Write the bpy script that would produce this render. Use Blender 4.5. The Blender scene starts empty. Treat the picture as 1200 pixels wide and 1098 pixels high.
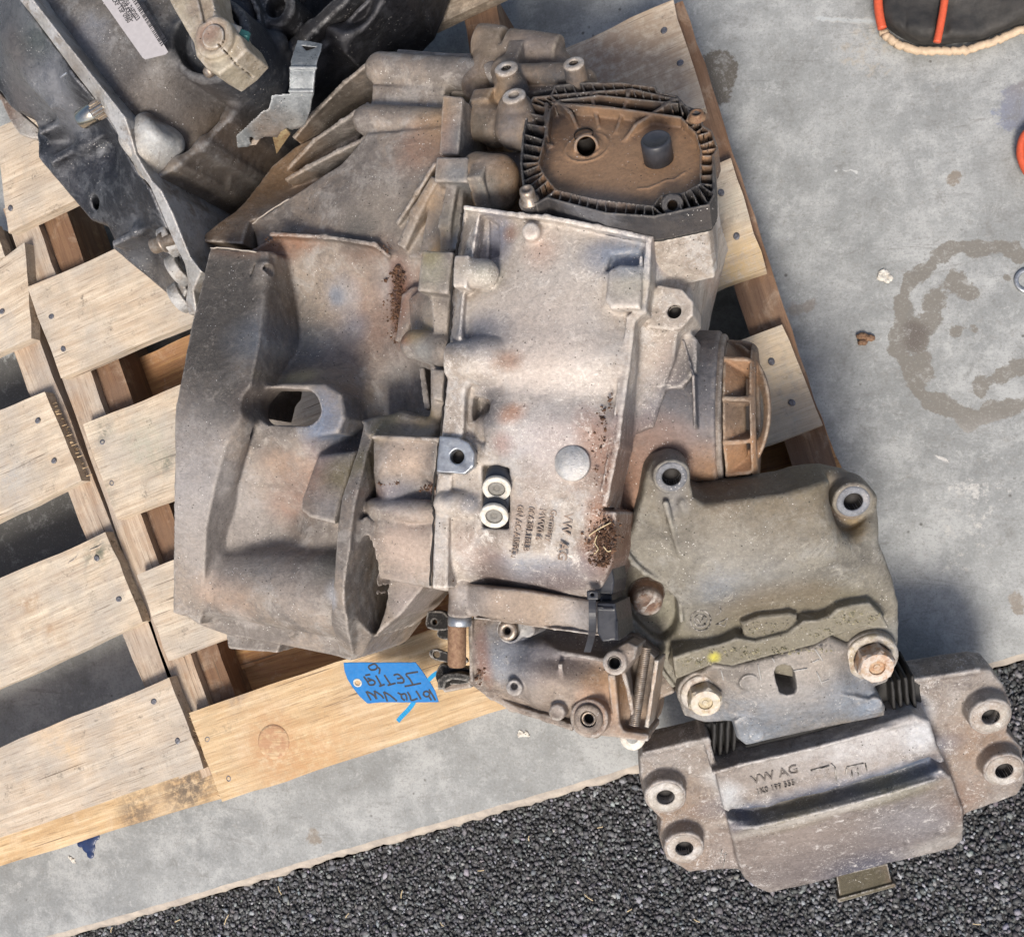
import bpy, math, random
import numpy as np
from mathutils import Matrix, Vector
random.seed(7); RNG = np.random.default_rng(7)
SC = bpy.context.scene
COL = SC.collection
# ---------------------------------------------------------------- camera
FPX = 1300.0; CAMH = 1.3
_d = Vector(((950-600)/FPX, -(600-549)/FPX, -1.0)).normalized()   # world -Z in camera space
_Z = -_d
_X = (Vector((1, 0, 0)) - _Z * _Z.x).normalized()
_Y = _Z.cross(_X)
RCW = Matrix((_X, _Y, _Z))            # camera space -> world
CAMP = np.array([0, 0, CAMH])
R_ = np.array(RCW)
cam = bpy.data.cameras.new('camera'); cam.sensor_width = 36; cam.sensor_fit = 'HORIZONTAL'
cam.lens = 36*FPX/1200; cam.clip_start = .01; cam.clip_end = 100
camo = bpy.data.objects.new('camera', cam); COL.objects.link(camo)
camo.matrix_world = Matrix.Translation((0, 0, CAMH)) @ RCW.to_4x4()
SC.camera = camo
# ---------------------------------------------------------------- light
SUN_EL = math.radians(54); SUN_DIR = Vector((0.10, -0.99, 0)).normalized()
w = bpy.data.worlds.new('World'); SC.world = w; w.use_nodes = True
nt = w.node_tree; bgn = nt.nodes['Background']
sky = nt.nodes.new('ShaderNodeTexSky'); sky.sky_type = 'NISHITA'; sky.sun_disc = False
sky.sun_elevation = SUN_EL; sky.sun_rotation = math.atan2(SUN_DIR.x, SUN_DIR.y)
sky.air_density = 1.0; sky.dust_density = 4.0; sky.ozone_density = 0.6
nt.links.new(sky.outputs[0], bgn.inputs[0]); bgn.inputs[1].default_value = 0.105
sl = bpy.data.lights.new('sun', 'SUN'); sl.energy = 2.8; sl.angle = math.radians(16); sl.color = (1, .93, .84)
so = bpy.data.objects.new('sun', sl); COL.objects.link(so)
sv = Vector((SUN_DIR.x*math.cos(SUN_EL), SUN_DIR.y*math.cos(SUN_EL), math.sin(SUN_EL)))
so.rotation_euler = sv.to_track_quat('Z', 'Y').to_euler()
SC.view_settings.view_transform = 'Standard'; SC.view_settings.look = 'None'
SC.view_settings.exposure = 0.5; SC.view_settings.gamma = 1
# ---------------------------------------------------------------- pixel <-> place
def ray(px, py):
    v = np.array([(px-600)/FPX, (549-py)/FPX, -1.0]); return R_ @ v
def W(px, py, z):
    r = ray(px, py); return CAMP + r*((z-CAMH)/r[2])
class Frame:
    def __init__(s, O=(0, 0, 0), R=np.eye(3)): s.O = np.array(O, float); s.R = np.array(R, float)
    def p(s, px, py, h):
        r = ray(px, py); n = s.R[2]
        t = (h - n @ (CAMP-s.O))/(n @ r)
        return s.R @ (CAMP + r*t - s.O)
    def r(s, rpx, px, py, h):
        a = s.p(px, py, h); wpt = s.O + s.R.T @ a
        return rpx*float((CAMP-wpt) @ R_[:, 2])/FPX
    def mat(s):
        m = Matrix(s.R.T.tolist()).to_4x4(); m.translation = Vector(s.O); return m
G = Frame()
# ---------------------------------------------------------------- object helpers
def tag(o, label, cat, group=None, kind=None):
    if label: o['label'] = label
    if cat: o['category'] = cat
    if group: o['group'] = group
    if kind: o['kind'] = kind
    return o
def empty(name, loc, label, cat, group=None):
    o = bpy.data.objects.new(name, None); COL.objects.link(o); o.location = Vector(loc); o.empty_display_size = .02
    WMD[o.name] = Matrix.Translation(Vector(loc))
    return tag(o, label, cat, group)
def link(name, me, mat, parent=None, M=None):
    o = bpy.data.objects.new(name, me); COL.objects.link(o)
    if mat is not None and len(me.materials) == 0: me.materials.append(mat)
    M = M if M is not None else Matrix()
    if parent:
        o.parent = parent; 
        o.matrix_parent_inverse = wm(parent).inverted()
    o.matrix_basis = M
    WMD[o.name] = M.copy()
    return o
WMD = {}
def wm(o): return WMD[o.name]
def mesh(name, v, f, smooth=True):
    me = bpy.data.meshes.new(name)
    v = np.asarray(v, np.float32)
    if isinstance(f, np.ndarray):
        k = f.shape[1]
        me.vertices.add(len(v)); me.vertices.foreach_set('co', v.ravel())
        me.loops.add(f.size); me.loops.foreach_set('vertex_index', f.astype(np.int32).ravel())
        me.polygons.add(len(f)); me.polygons.foreach_set('loop_start', np.arange(0, f.size, k, dtype=np.int32))
        try: me.polygons.foreach_set('loop_total', np.full(len(f), k, np.int32))
        except Exception: pass
        me.update(calc_edges=True)
    else:
        me.from_pydata([tuple(map(float, q)) for q in v], [], f); me.update()
    if smooth: me.polygons.foreach_set('use_smooth', np.ones(len(me.polygons), bool))
    return me
def setcol(me, name, rgba):
    a = me.color_attributes.new(name, 'FLOAT_COLOR', 'POINT')
    a.data.foreach_set('color', np.asarray(rgba, np.float32).ravel())
# ---------------------------------------------------------------- signed-distance solids
H_ = None
def inside(P, X, Y):
    s = np.zeros(np.broadcast(X, Y).shape, bool); n = len(P)
    for i in range(n):
        x1, y1 = P[i]; x2, y2 = P[(i+1) % n]
        if y1 == y2: continue
        c = ((y1 > Y) != (y2 > Y)) & (X < (x2-x1)*(Y-y1)/(y2-y1)+x1)
        s ^= c
    return s
def sdpoly(P, X, Y):
    d = np.full(np.broadcast(X, Y).shape, 1e9, np.float32); n = len(P)
    for i in range(n):
        a = P[i]; b = P[(i+1) % n]; e = b-a; L = e @ e + 1e-18
        t = np.clip(((X-a[0])*e[0]+(Y-a[1])*e[1])/L, 0, 1)
        d = np.minimum(d, (X-a[0]-t*e[0])**2+(Y-a[1]-t*e[1])**2)
    d = np.sqrt(d)
    return np.where(inside(P, X, Y), -d, d)
def spline(P, n=6, closed=True):
    P = np.asarray(P, float); out = []; N = len(P)
    for i in range(N if closed else N-1):
        p0 = P[(i-1) % N] if (closed or i > 0) else P[0]; p1 = P[i]; p2 = P[(i+1) % N]; p3 = P[(i+2) % N] if (closed or i+2 < N) else P[-1]
        for k in range(n):
            t = k/n
            out.append(.5*((2*p1)+(-p0+p2)*t+(2*p0-5*p1+4*p2-p3)*t*t+(-p0+3*p1-3*p2+p3)*t**3))
    if not closed: out.append(P[-1])
    return np.array(out)
def _round(d1, d2, r):
    a = d1+r; b = d2+r
    return np.minimum(np.maximum(a, b), 0)+np.sqrt(np.maximum(a, 0)**2+np.maximum(b, 0)**2)-r
class Prim:
    def __init__(s, fn, lo, hi): s.fn = fn; s.lo = np.array(lo, float); s.hi = np.array(hi, float)
def Pprism(P, z0, z1, r=.002, draft=0, top=None):
    r *= .7
    P = np.asarray(P, float)[:, :2]; zz = z1
    def fn(X, Y, Z):
        d2 = sdpoly(P, X, Y)
        if draft: d2 = d2+draft*(Z-z0)-draft*(z1-z0)
        t = top(X, Y) if top else z1
        return _round(d2, np.maximum(Z-t, z0-Z), r)
    m = abs(draft)*abs(z1-z0)
    return Prim(fn, [P[:, 0].min()-m, P[:, 1].min()-m, z0], [P[:, 0].max()+m, P[:, 1].max()+m, zz+(.03 if top else 0)])
def Pprism3(O, u, v, P, a, b, r=.002):
    O = np.array(O, float); u = np.array(u, float); u = u/np.linalg.norm(u); v = np.array(v, float); v = v-u*(u@v); v = v/np.linalg.norm(v)
    n = np.cross(u, v); P = np.asarray(P, float)
    C = [O+u*p[0]+v*p[1]+n*t for p in P for t in (a, b)]
    def fn(X, Y, Z):
        x = X-O[0]; y = Y-O[1]; z = Z-O[2]
        d2 = sdpoly(P, x*u[0]+y*u[1]+z*u[2], x*v[0]+y*v[1]+z*v[2]); h = x*n[0]+y*n[1]+z*n[2]
        return _round(d2, np.maximum(h-b, a-h), r)
    return Prim(fn, np.min(C, 0), np.max(C, 0))
def Pcap(p1, p2, r1, r2=None):
    r2 = r1 if r2 is None else r2
    p1 = np.array(p1, float); p2 = np.array(p2, float); e = p2-p1; L = e@e+1e-12
    def fn(X, Y, Z):
        t = np.clip(((X-p1[0])*e[0]+(Y-p1[1])*e[1]+(Z-p1[2])*e[2])/L, 0, 1)
        return np.sqrt((X-p1[0]-t*e[0])**2+(Y-p1[1]-t*e[1])**2+(Z-p1[2]-t*e[2])**2)-(r1+(r2-r1)*t)
    m = max(r1, r2)
    return Prim(fn, np.minimum(p1, p2)-m, np.maximum(p1, p2)+m)
def Pcyl(p1, p2, r1, r2=None, rd=.0015):
    r2 = r1 if r2 is None else r2
    p1 = np.array(p1, float); p2 = np.array(p2, float); e = p2-p1; L = np.linalg.norm(e); e = e/L
    def fn(X, Y, Z):
        x = X-p1[0]; y = Y-p1[1]; z = Z-p1[2]
        h = x*e[0]+y*e[1]+z*e[2]; q = np.sqrt(np.maximum(x*x+y*y+z*z-h*h, 0))
        return _round(q-(r1+(r2-r1)*np.clip(h/L, 0, 1)), np.maximum(h-L, -h), rd)
    m = max(r1, r2)
    return Prim(fn, np.minimum(p1, p2)-m, np.maximum(p1, p2)+m)
def Pell(c, rad, R=np.eye(3)):
    c = np.array(c, float); rad = np.array(rad, float); R = np.array(R)
    def fn(X, Y, Z):
        x = X-c[0]; y = Y-c[1]; z = Z-c[2]; s = 0; g = 0
        for i in range(3):
            l = x*R[i, 0]+y*R[i, 1]+z*R[i, 2]; s = s+(l/rad[i])**2; g = g+(l/rad[i]**2)**2
        k = np.sqrt(s); return k*(k-1)/np.sqrt(g+1e-9)
    m = rad.max(); return Prim(fn, c-m, c+m)
def Ptor(c, ax, Rr, r):
    c = np.array(c, float); e = np.array(ax, float); e /= np.linalg.norm(e)
    def fn(X, Y, Z):
        x = X-c[0]; y = Y-c[1]; z = Z-c[2]; h = x*e[0]+y*e[1]+z*e[2]
        q = np.sqrt(np.maximum(x*x+y*y+z*z-h*h, 0)); return np.sqrt((q-Rr)**2+h*h)-r
    return Prim(fn, c-Rr-r, c+Rr+r)
def rbf(pts):
    if len(pts) <= 4:
        q = np.array(pts, float); cf = np.linalg.lstsq(np.c_[q[:, :2], np.ones(len(q))], q[:, 2], rcond=None)[0]
        return lambda X, Y: cf[0]*X+cf[1]*Y+cf[2]
    P = np.array([p[:2] for p in pts], float); zv = np.array([p[2] for p in pts], float); n = len(P)
    sc = .05
    def ph(d): return np.sqrt(d+.028**2)
    D = ((P[:, None]-P[None])**2).sum(2)
    A = np.zeros((n+1, n+1)); A[:n, :n] = ph(D)-np.eye(n)*2e-4; A[:n, n] = 1; A[n, :n] = 1
    c = np.linalg.solve(A, np.append(zv, 0))
    def f(X, Y):
        s = np.full(np.broadcast(X, Y).shape, c[n])
        for i in range(n): s = s+c[i]*ph((X-P[i, 0])**2+(Y-P[i, 1])**2)
        return s
    return f
_NS = [(RNG.normal(size=3), RNG.uniform(0, 6.28)) for _ in range(10)]
class Solid:
    def __init__(s, fr=G, h=.002): s.fr = fr; s.h = h; s.ops = []
    def add(s, p, k=.004):
        if k <= .008: k *= .6
        s.ops.append(('a', p, k)); return s
    def sub(s, p, k=.001): s.ops.append(('s', p, k)); return s
    # pixel based wrappers: every point is (px,py,z)
    def P(s, q): return s.fr.p(*q)
    def poly(s, pts, z): return np.array([s.fr.p(x, y, z)[:2] for x, y in pts])
    def prism(s, pts, z1, z0, r=.002, k=.004, draft=0, top=None, sub=False, sm=0, zs=None):
        t = rbf([tuple(s.fr.p(*q)[:2])+(q[2],) for q in top]) if top else None
        if t and not sub:
            Q = []; pp = []
            for (xa, ya), (xb, yb) in zip(pts, list(pts[1:])+[pts[0]]):
                kk = max(1, int(math.hypot(xb-xa, yb-ya)/16)); pp += [(xa+(xb-xa)*i/kk, ya+(yb-ya)*i/kk) for i in range(kk)]
            for x, y in pp:
                z = z1
                for _ in range(6): a = s.fr.p(x, y, z); z = .3*z+.7*min(float(t(a[0], a[1])), z1)
                Q.append(s.fr.p(x, y, z)[:2])
            Q = np.array(Q)
        else: Q = s.poly(pts, z1 if zs is None else zs)
        if sm: Q = spline(Q, sm)
        if sub and not t: z1 += .06
        p = Pprism(Q, z0, z1, r, draft, t)
        return s.sub(p, k) if sub else s.add(p, k)
    def cyl(s, a, b, r, r2=None, rd=.0015, k=.004, sub=False):
        A = s.P(a); B = s.P(b); ra = s.fr.r(r, *a); rb = s.fr.r(r if r2 is None else r2, *b)
        p = Pcyl(A, B, ra, rb, rd); return s.sub(p, k) if sub else s.add(p, k)
    def vcyl(s, px, py, z1, z0, r, r2=None, rd=.0015, k=.004, sub=False, zs=None):
        A = s.P((px, py, z1 if zs is None else zs)); A[2] = z1; B = A.copy(); B[2] = z0; ra = s.fr.r(r, px, py, z1); rb = ra if r2 is None else s.fr.r(r2, px, py, z1)
        p = Pcyl(A, B, ra, rb, rd); return s.sub(p, k) if sub else s.add(p, k)
    def cap(s, a, b, r, r2=None, k=.004, sub=False):
        p = Pcap(s.P(a), s.P(b), s.fr.r(r, *a), s.fr.r(r if r2 is None else r2, *b)); return s.sub(p, k) if sub else s.add(p, k)
    def rib(s, pts, z0, w=4, k=.003, r=.001):
        """thin wall following (px,py,z) points, its top edge at z, reaching down to z0"""
        for a, b in zip(pts[:-1], pts[1:]):
            A = s.P(a); B = s.P(b); hw = s.fr.r(w, *a)/2
            d = (B-A)[:2]; L = np.linalg.norm(d); d = d/L; n = np.array([-d[1], d[0]])
            Q = np.array([A[:2]+n*hw-d*hw, B[:2]+n*hw+d*hw, B[:2]-n*hw+d*hw, A[:2]-n*hw-d*hw])
            za, zb = A[2], B[2]
            def top(X, Y, A=A, d=d, L=L, za=za, zb=zb): return za+(zb-za)*np.clip(((X-A[0])*d[0]+(Y-A[1])*d[1])/L, 0, 1)
            s.add(Pprism(Q, z0, max(za, zb), r, 0, top), k)
        return s
    def field(s):
        lo = np.min([p.lo for t, p, k in s.ops if t == 'a'], 0)-3*s.h; hi = np.max([p.hi for t, p, k in s.ops if t == 'a'], 0)+3*s.h
        n = np.ceil((hi-lo)/s.h).astype(int)+1
        F = np.full(n, .05, np.float32)
        ax = [(lo[i]+s.h*np.arange(n[i])).astype(np.float32) for i in range(3)]
        for t, p, k in s.ops:
            m = k+3*s.h
            a = np.clip(np.floor((p.lo-m-lo)/s.h).astype(int), 0, n); b = np.clip(np.ceil((p.hi+m-lo)/s.h).astype(int)+1, 0, n)
            if np.any(b <= a): continue
            sl_ = tuple(slice(a[i], b[i]) for i in range(3))
            X = ax[0][sl_[0]][:, None, None]; Y = ax[1][sl_[1]][None, :, None]; Z = ax[2][sl_[2]][None, None, :]
            d = p.fn(X, Y, Z).astype(np.float32); f = F[sl_]
            if t == 'a':
                h = np.maximum(k-np.abs(f-d), 0)/k if k > 0 else 0
                F[sl_] = np.minimum(f, d)-h*h*k*.25
            else:
                d = -d; h = np.maximum(k-np.abs(f-d), 0)/k if k > 0 else 0
                F[sl_] = np.maximum(f, d)+h*h*k*.25
        return F, lo, ax
    def build(s, noise=.0004, nsc=1.0):
        F, lo, ax = s.field()
        if noise:
            X = ax[0][:, None, None]; Y = ax[1][None, :, None]; Z = ax[2][None, None, :]
            sgn = np.abs(F) < .012
            N = np.zeros(1, np.float32)
            idx = np.nonzero(sgn); x = ax[0][idx[0]]; y = ax[1][idx[1]]; z = ax[2][idx[2]]
            acc = np.zeros(len(x), np.float32)
            for i, (dv, ph) in enumerate(_NS):
                q = nsc*(45+26*i)
                acc += np.sin((x*dv[0]+y*dv[1]+z*dv[2])*q+ph+1.7*np.sin((x*dv[1]-y*dv[2]+z*dv[0])*q*.7+ph*2))/(1+.25*i)
            F[idx] += noise*acc*.35
        return surfnets(F, lo, s.h)
def surfnets(F, lo, h):
    S = F < 0
    nx, ny, nz = F.shape
    c = np.zeros((nx-1, ny-1, nz-1), np.int8)
    for i in (0, 1):
        for j in (0, 1):
            for k in (0, 1): c += S[i:nx-1+i, j:ny-1+j, k:nz-1+k]
    act = (c > 0) & (c < 8)
    I = np.nonzero(act); n = len(I[0])
    idx = np.full(act.shape, -1, np.int32); idx[I] = np.arange(n)
    cor = {}
    for i in (0, 1):
        for j in (0, 1):
            for k in (0, 1): cor[i, j, k] = F[I[0]+i, I[1]+j, I[2]+k]
    acc = np.zeros((n, 3), np.float64); cnt = np.zeros(n)
    keys = list(cor)
    for a in keys:
        for ax in range(3):
            if a[ax] == 0:
                b = list(a); b[ax] = 1; b = tuple(b)
                fa, fb = cor[a], cor[b]; m = (fa < 0) != (fb < 0)
                t = np.where(m, fa/np.where(m, fa-fb, 1), 0)
                p = np.array(a, float)[None].repeat(n, 0); p[:, ax] = t
                acc += p*m[:, None]; cnt += m
    V = (np.array(I).T+acc/cnt[:, None])*h+lo
    quads = []
    # x edges
    s0, s1 = S[:-1, 1:-1, 1:-1], S[1:, 1:-1, 1:-1]
    for flip, m in ((0, s0 & ~s1), (1, ~s0 & s1)):
        i, j, k = np.nonzero(m); j = j+1; k = k+1
        q = np.stack([idx[i, j-1, k-1], idx[i, j, k-1], idx[i, j, k], idx[i, j-1, k]], 1); quads.append(q[:, ::-1] if flip else q)
    s0, s1 = S[1:-1, :-1, 1:-1], S[1:-1, 1:, 1:-1]
    for flip, m in ((1, s0 & ~s1), (0, ~s0 & s1)):
        i, j, k = np.nonzero(m); i = i+1; k = k+1
        q = np.stack([idx[i-1, j, k-1], idx[i, j, k-1], idx[i, j, k], idx[i-1, j, k]], 1); quads.append(q[:, ::-1] if flip else q)
    s0, s1 = S[1:-1, 1:-1, :-1], S[1:-1, 1:-1, 1:]
    for flip, m in ((0, s0 & ~s1), (1, ~s0 & s1)):
        i, j, k = np.nonzero(m); i = i+1; j = j+1
        q = np.stack([idx[i-1, j-1, k], idx[i, j-1, k], idx[i, j, k], idx[i-1, j, k]], 1); quads.append(q[:, ::-1] if flip else q)
    return V, np.concatenate(quads)
TRIS = [0]
def finish(sol, name, mat, parent, blobs=None, noise=.0004, label=None):
    V, Q = sol.build(noise)
    TRIS[0] += 2*len(Q)
    me = mesh(name, V, Q)
    fr = sol.fr
    if blobs is not None:
        rgb = np.full((len(V), 3), .3); al = np.zeros(len(V))
        for b in blobs:
            px, py, rp, colr, st = b[:5]; zc = b[5] if len(b) > 5 else None
            asp = b[6] if len(b) > 6 else (1, 0)
            z = V[:, 2].max()-.01 if zc is None else zc
            c = fr.p(px, py, z); rm = fr.r(rp, px, py, z)
            dx = V[:, 0]-c[0]; dy = V[:, 1]-c[1]
            ca, sa = math.cos(math.radians(asp[1])), math.sin(math.radians(asp[1]))
            u = (dx*ca+dy*sa)/asp[0]; v = -dx*sa+dy*ca
            d = np.sqrt(u*u+v*v)/rm
            a = st*np.clip(1.35-d*.85, 0, 1)**1.0*(d < 1.6)
            na = al+a-al*a+1e-9
            rgb = rgb*(1-(a/na))[:, None]+np.array(colr)*(a/na)[:, None]; al = na
        setcol(me, 'tint', np.concatenate([rgb, al[:, None]], 1))
    o = link(name, me, mat, parent, fr.mat())
    if label: o['label'] = label
    return o
# lathe / tubes for small parts
def frame_from(n):
    n = np.array(n, float); n /= np.linalg.norm(n); a = np.array([1, 0, 0]) if abs(n[0]) < .8 else np.array([0, 1, 0])
    u = np.cross(a, n); u /= np.linalg.norm(u); return u, np.cross(n, u), n
def lathe(c, n, prof, seg=28, close=True):
    u, v, n = frame_from(n); c = np.array(c, float); V = []; Fc = []
    for r, h in prof:
        for i in range(seg):
            a = 2*math.pi*i/seg; V.append(c+n*h+(u*math.cos(a)+v*math.sin(a))*r)
    m = len(prof)
    for j in range(m-1):
        for i in range(seg):
            k = (i+1) % seg; Fc.append((j*seg+i, j*seg+k, (j+1)*seg+k, (j+1)*seg+i))
    if close:
        Fc.append(tuple(range(seg))[::-1]); Fc.append(tuple((m-1)*seg+i for i in range(seg)))
    return V, Fc
def rim(fr, x, y, h, ro, ri, parent, mat, up=.0008, name='boss_rim'):
    c = fr.p(x, y, h); a, b = fr.r(ro, x, y, h), fr.r(ri, x, y, h)
    v, f = lathe(c, (0, 0, 1), [(b, -.012), (b, up-.0006), (b+.0006, up), (a-.0012, up), (a, up-.0012), (a, -.002)], 40, False)
    me = mesh(name, v, f); setcol(me, 'tint', np.zeros((len(v), 4))); link(name, me, mat, parent, fr.mat())
    v, f = lathe(c, (0, 0, 1), [(.0001, -.0115), (b*.999, -.0115), (b*.999, up-.0012)], 24, False); link('bore', mesh('bore', v, f), M_hole, parent, fr.mat())
def polyc(V, F, name, mat, parent, smooth=False, M=None, bevel=0):
    me = mesh(name, V, F, smooth)
    o = link(name, me, mat, parent, M)
    if bevel:
        b = o.modifiers.new('b', 'BEVEL'); b.width = bevel; b.segments = 2; b.limit_method = 'ANGLE'
    return o
def merge(parts):
    V = []; F = []
    for v, f in parts:
        n = len(V); V += list(v); F += [tuple(i+n for i in q) for q in f]
    return V, F
def tube(pts, r, seg=8, cap=True):
    pts = [np.array(p, float) for p in pts]; V = []; F = []; n = len(pts)
    t0 = pts[1]-pts[0]; u, v, _ = frame_from(t0)
    rr = r if hasattr(r, '__len__') else [r]*n
    for i, p in enumerate(pts):
        t = pts[min(i+1, n-1)]-pts[max(i-1, 0)]; t = t/(np.linalg.norm(t)+1e-12)
        u = u-t*(u@t); u /= np.linalg.norm(u); v = np.cross(t, u)
        for k in range(seg):
            a = 2*math.pi*k/seg; V.append(p+(u*math.cos(a)+v*math.sin(a))*rr[i])
    for i in range(n-1):
        for k in range(seg):
            k2 = (k+1) % seg; F.append((i*seg+k, i*seg+k2, (i+1)*seg+k2, (i+1)*seg+k))
    if cap: F.append(tuple(range(seg))[::-1]); F.append(tuple((n-1)*seg+k for k in range(seg)))
    return V, F
def slab(P3, dv):
    """closed plate from a ring of 3D points and an extrusion vector"""
    P3 = [np.array(p, float) for p in P3]; n = len(P3); dv = np.array(dv, float)
    V = P3+[p+dv for p in P3]
    F = [tuple(range(n)), tuple(range(2*n-1, n-1, -1))]+[(i, i+n, (i+1) % n+n, (i+1) % n) for i in range(n)]
    nn = np.zeros(3)
    for i in range(n): nn += np.cross(P3[i], P3[(i+1) % n])
    if nn @ dv > 0: F = [q[::-1] for q in F]
    return V, F
# ---------------------------------------------------------------- materials
class NB:
    def __init__(s, name):
        s.m = bpy.data.materials.new(name); s.m.use_nodes = True; s.t = s.m.node_tree; s.b = s.t.nodes['Principled BSDF']
        s.c = s.t.nodes.new('ShaderNodeTexCoord')
    def n(s, typ, ins=None, **kw):
        nd = s.t.nodes.new(typ)
        for k, v in kw.items(): setattr(nd, k, v)
        for k, v in (ins or {}).items(): s.set(nd.inputs[k], v)
        return nd
    def set(s, sock, v):
        if isinstance(v, bpy.types.NodeSocket): s.t.links.new(v, sock)
        elif isinstance(v, bpy.types.Node): s.t.links.new(v.outputs[0], sock)
        else:
            if hasattr(sock.default_value, '__len__') and hasattr(v, '__len__') and len(sock.default_value) == 4 and len(v) == 3: v = (*v, 1)
            sock.default_value = v
    def noise(s, scale, detail=4, rough=.6, vec=None, dist=0):
        return s.n('ShaderNodeTexNoise', {'Vector': vec if vec is not None else s.c.outputs['Object'], 'Scale': scale, 'Detail': detail, 'Roughness': rough, 'Distortion': dist}).outputs['Fac']
    def ramp(s, fac, lo, hi, a=0, b=1):
        return s.n('ShaderNodeMapRange', {'Value': fac, 'From Min': lo, 'From Max': hi, 'To Min': a, 'To Max': b}).outputs[0]
    def mix(s, f, a, b, mode='MIX'):
        nd = s.n('ShaderNodeMix', data_type='RGBA', blend_type=mode)
        s.set(nd.inputs[0], f); s.set(nd.inputs[6], a); s.set(nd.inputs[7], b); return nd.outputs[2]
    def math(s, op, a, b=0.0, cl=False):
        return s.n('ShaderNodeMath', {0: a, 1: b}, operation=op, use_clamp=cl).outputs[0]
    def mapv(s, sc, vec=None):
        return s.n('ShaderNodeMapping', {'Vector': vec if vec is not None else s.c.outputs['Object'], 'Scale': sc}).outputs[0]
    def bump(s, h, st=.5, dist=.001, nrm=None):
        i = {'Height': h, 'Strength': st, 'Distance': dist}
        if nrm is not None: i['Normal'] = nrm
        return s.n('ShaderNodeBump', i).outputs[0]
    def out(s, **kw):
        for k, v in kw.items(): s.set(s.b.inputs[k.replace('_', ' ')], v)
        return s.m
def cast(name, c1, c2, c3, metal=.35, rough=.62, speck=.35, sc=1.0, pale=(.52, .49, .45), mot=(.84, 1.14)):
    b = NB(name)
    big = b.noise(15*sc, 10, .70, None, .7); med = b.noise(42*sc, 9, .74, None, .5); gr = b.noise(1500, 3, .6)
    fine = b.noise(520*sc, 6, .72); blot = b.noise(88*sc, 10, .80, None, .9)
    col = b.mix(b.ramp(big, .44, .56), c1, c2)
    col = b.mix(b.ramp(med, .50, .60, 0, .9), col, c3)
    col = b.mix(b.ramp(med, .44, .36, 0, .5), col, tuple(x*.72 for x in c2))
    at = b.n('ShaderNodeAttribute', attribute_name='tint')
    nn = b.noise(70, 9, .78, None, .6); tf = b.math('MULTIPLY', b.ramp(b.math('ADD', at.outputs['Alpha'], b.math('MULTIPLY', b.math('SUBTRACT', nn, .5), 1.1)), .18, .80), .95)
    tf = b.math('MULTIPLY', tf, b.ramp(at.outputs['Alpha'], 0, .12), True)
    col = b.mix(tf, col, at.outputs['Color'])
    patch = b.ramp(b.noise(26*sc, 8, .72, None, .8), .44, .60)
    # white corrosion: soft islands and scattered grains
    isl = b.math('MULTIPLY', b.ramp(blot, .555, .61), patch, True)
    col = b.mix(b.math('MULTIPLY', isl, speck*1.2, True), col, pale)
    col = b.mix(b.math('MULTIPLY', b.ramp(fine, .56, .62, 0, speck), b.ramp(patch, 0, 1, .15, 1)), col, pale)
    # grime in grains and drips
    dk = b.noise(120, 9, .82, None, .6); col = b.mix(b.ramp(dk, .58, .66, 0, .6), col, tuple(x*.30 for x in c2))
    vd = b.n('ShaderNodeTexVoronoi', {'Vector': b.c.outputs['Object'], 'Scale': 190.0}).outputs['Distance']
    col = b.mix(b.math('MULTIPLY', b.ramp(vd, .16, .10), b.ramp(b.noise(45, 5, .6), .50, .60)), col, (.03, .025, .02))
    mo = b.noise(300, 5, .7); mf = b.ramp(mo, .35, .65, mot[0], mot[1])
    mv = b.n('ShaderNodeCombineColor', {0: mf, 1: mf, 2: mf}).outputs[0]; col = b.mix(1.0, col, mv, 'MULTIPLY')
    geo = b.n('ShaderNodeNewGeometry'); wear = b.math('MULTIPLY', b.ramp(geo.outputs['Pointiness'], .512, .56), b.ramp(b.noise(110, 7, .75), .40, .56), True)
    col = b.mix(b.math('MULTIPLY', wear, .8), col, pale)
    vor = b.n('ShaderNodeTexVoronoi', {'Vector': b.c.outputs['Object'], 'Scale': 330.0}).outputs['Distance']
    chip = b.math('MULTIPLY', b.ramp(vor, .2, .1), b.ramp(b.noise(60, 4, .6), .55, .62)); col = b.mix(chip, col, (.66, .64, .61))
    hgt = b.math('ADD', b.math('MULTIPLY', fine, .35), b.math('MULTIPLY', gr, .2)); hgt = b.math('ADD', hgt, b.math('MULTIPLY', blot, 1.0))
    ro = b.math('ADD', b.ramp(big, .4, .6, rough-.14, rough+.10), b.ramp(blot, .4, .62, -.05, .14))
    return b.out(Base_Color=col, Metallic=b.ramp(blot, .40, .60, metal+.12, max(metal-.1, 0)), Roughness=ro, Normal=b.bump(hgt, .55, .0022))
M_case = cast('aluminium_case', (.45, .40, .35), (.30, .255, .215), (.42, .395, .37), .2, .62, .6, 1, (.72, .67, .61))
M_bell = cast('aluminium_bell', (.25, .208, .172), (.17, .15, .135), (.30, .275, .25), .3, .6, .3, 1, (.42, .38, .34))
M_dirty = cast('aluminium_dusty', (.215, .155, .108), (.15, .115, .085), (.25, .20, .16), .1, .68, .2, 1, (.38, .33, .27))
M_sel = cast('aluminium_selector', (.22, .175, .14), (.15, .12, .10), (.29, .24, .2), .2, .6, .35)
M_mtop = cast('bracket_alloy', (.205, .19, .158), (.14, .13, .112), (.25, .24, .215), .2, .58, .4, 1, (.36, .34, .29))
M_mlow = cast('mount_alloy', (.20, .168, .145), (.27, .245, .225), (.125, .108, .10), .25, .5, .8, 1, (.50, .48, .46))
M_mid = cast('mount_core_alloy', (.22, .20, .18), (.155, .14, .125), (.27, .24, .21), .35, .5, .35)
M_other = cast('dark_alloy', (.20, .195, .19), (.13, .12, .112), (.25, .245, .24), .3, .5, .25, 1, (.33, .33, .33))
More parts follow.
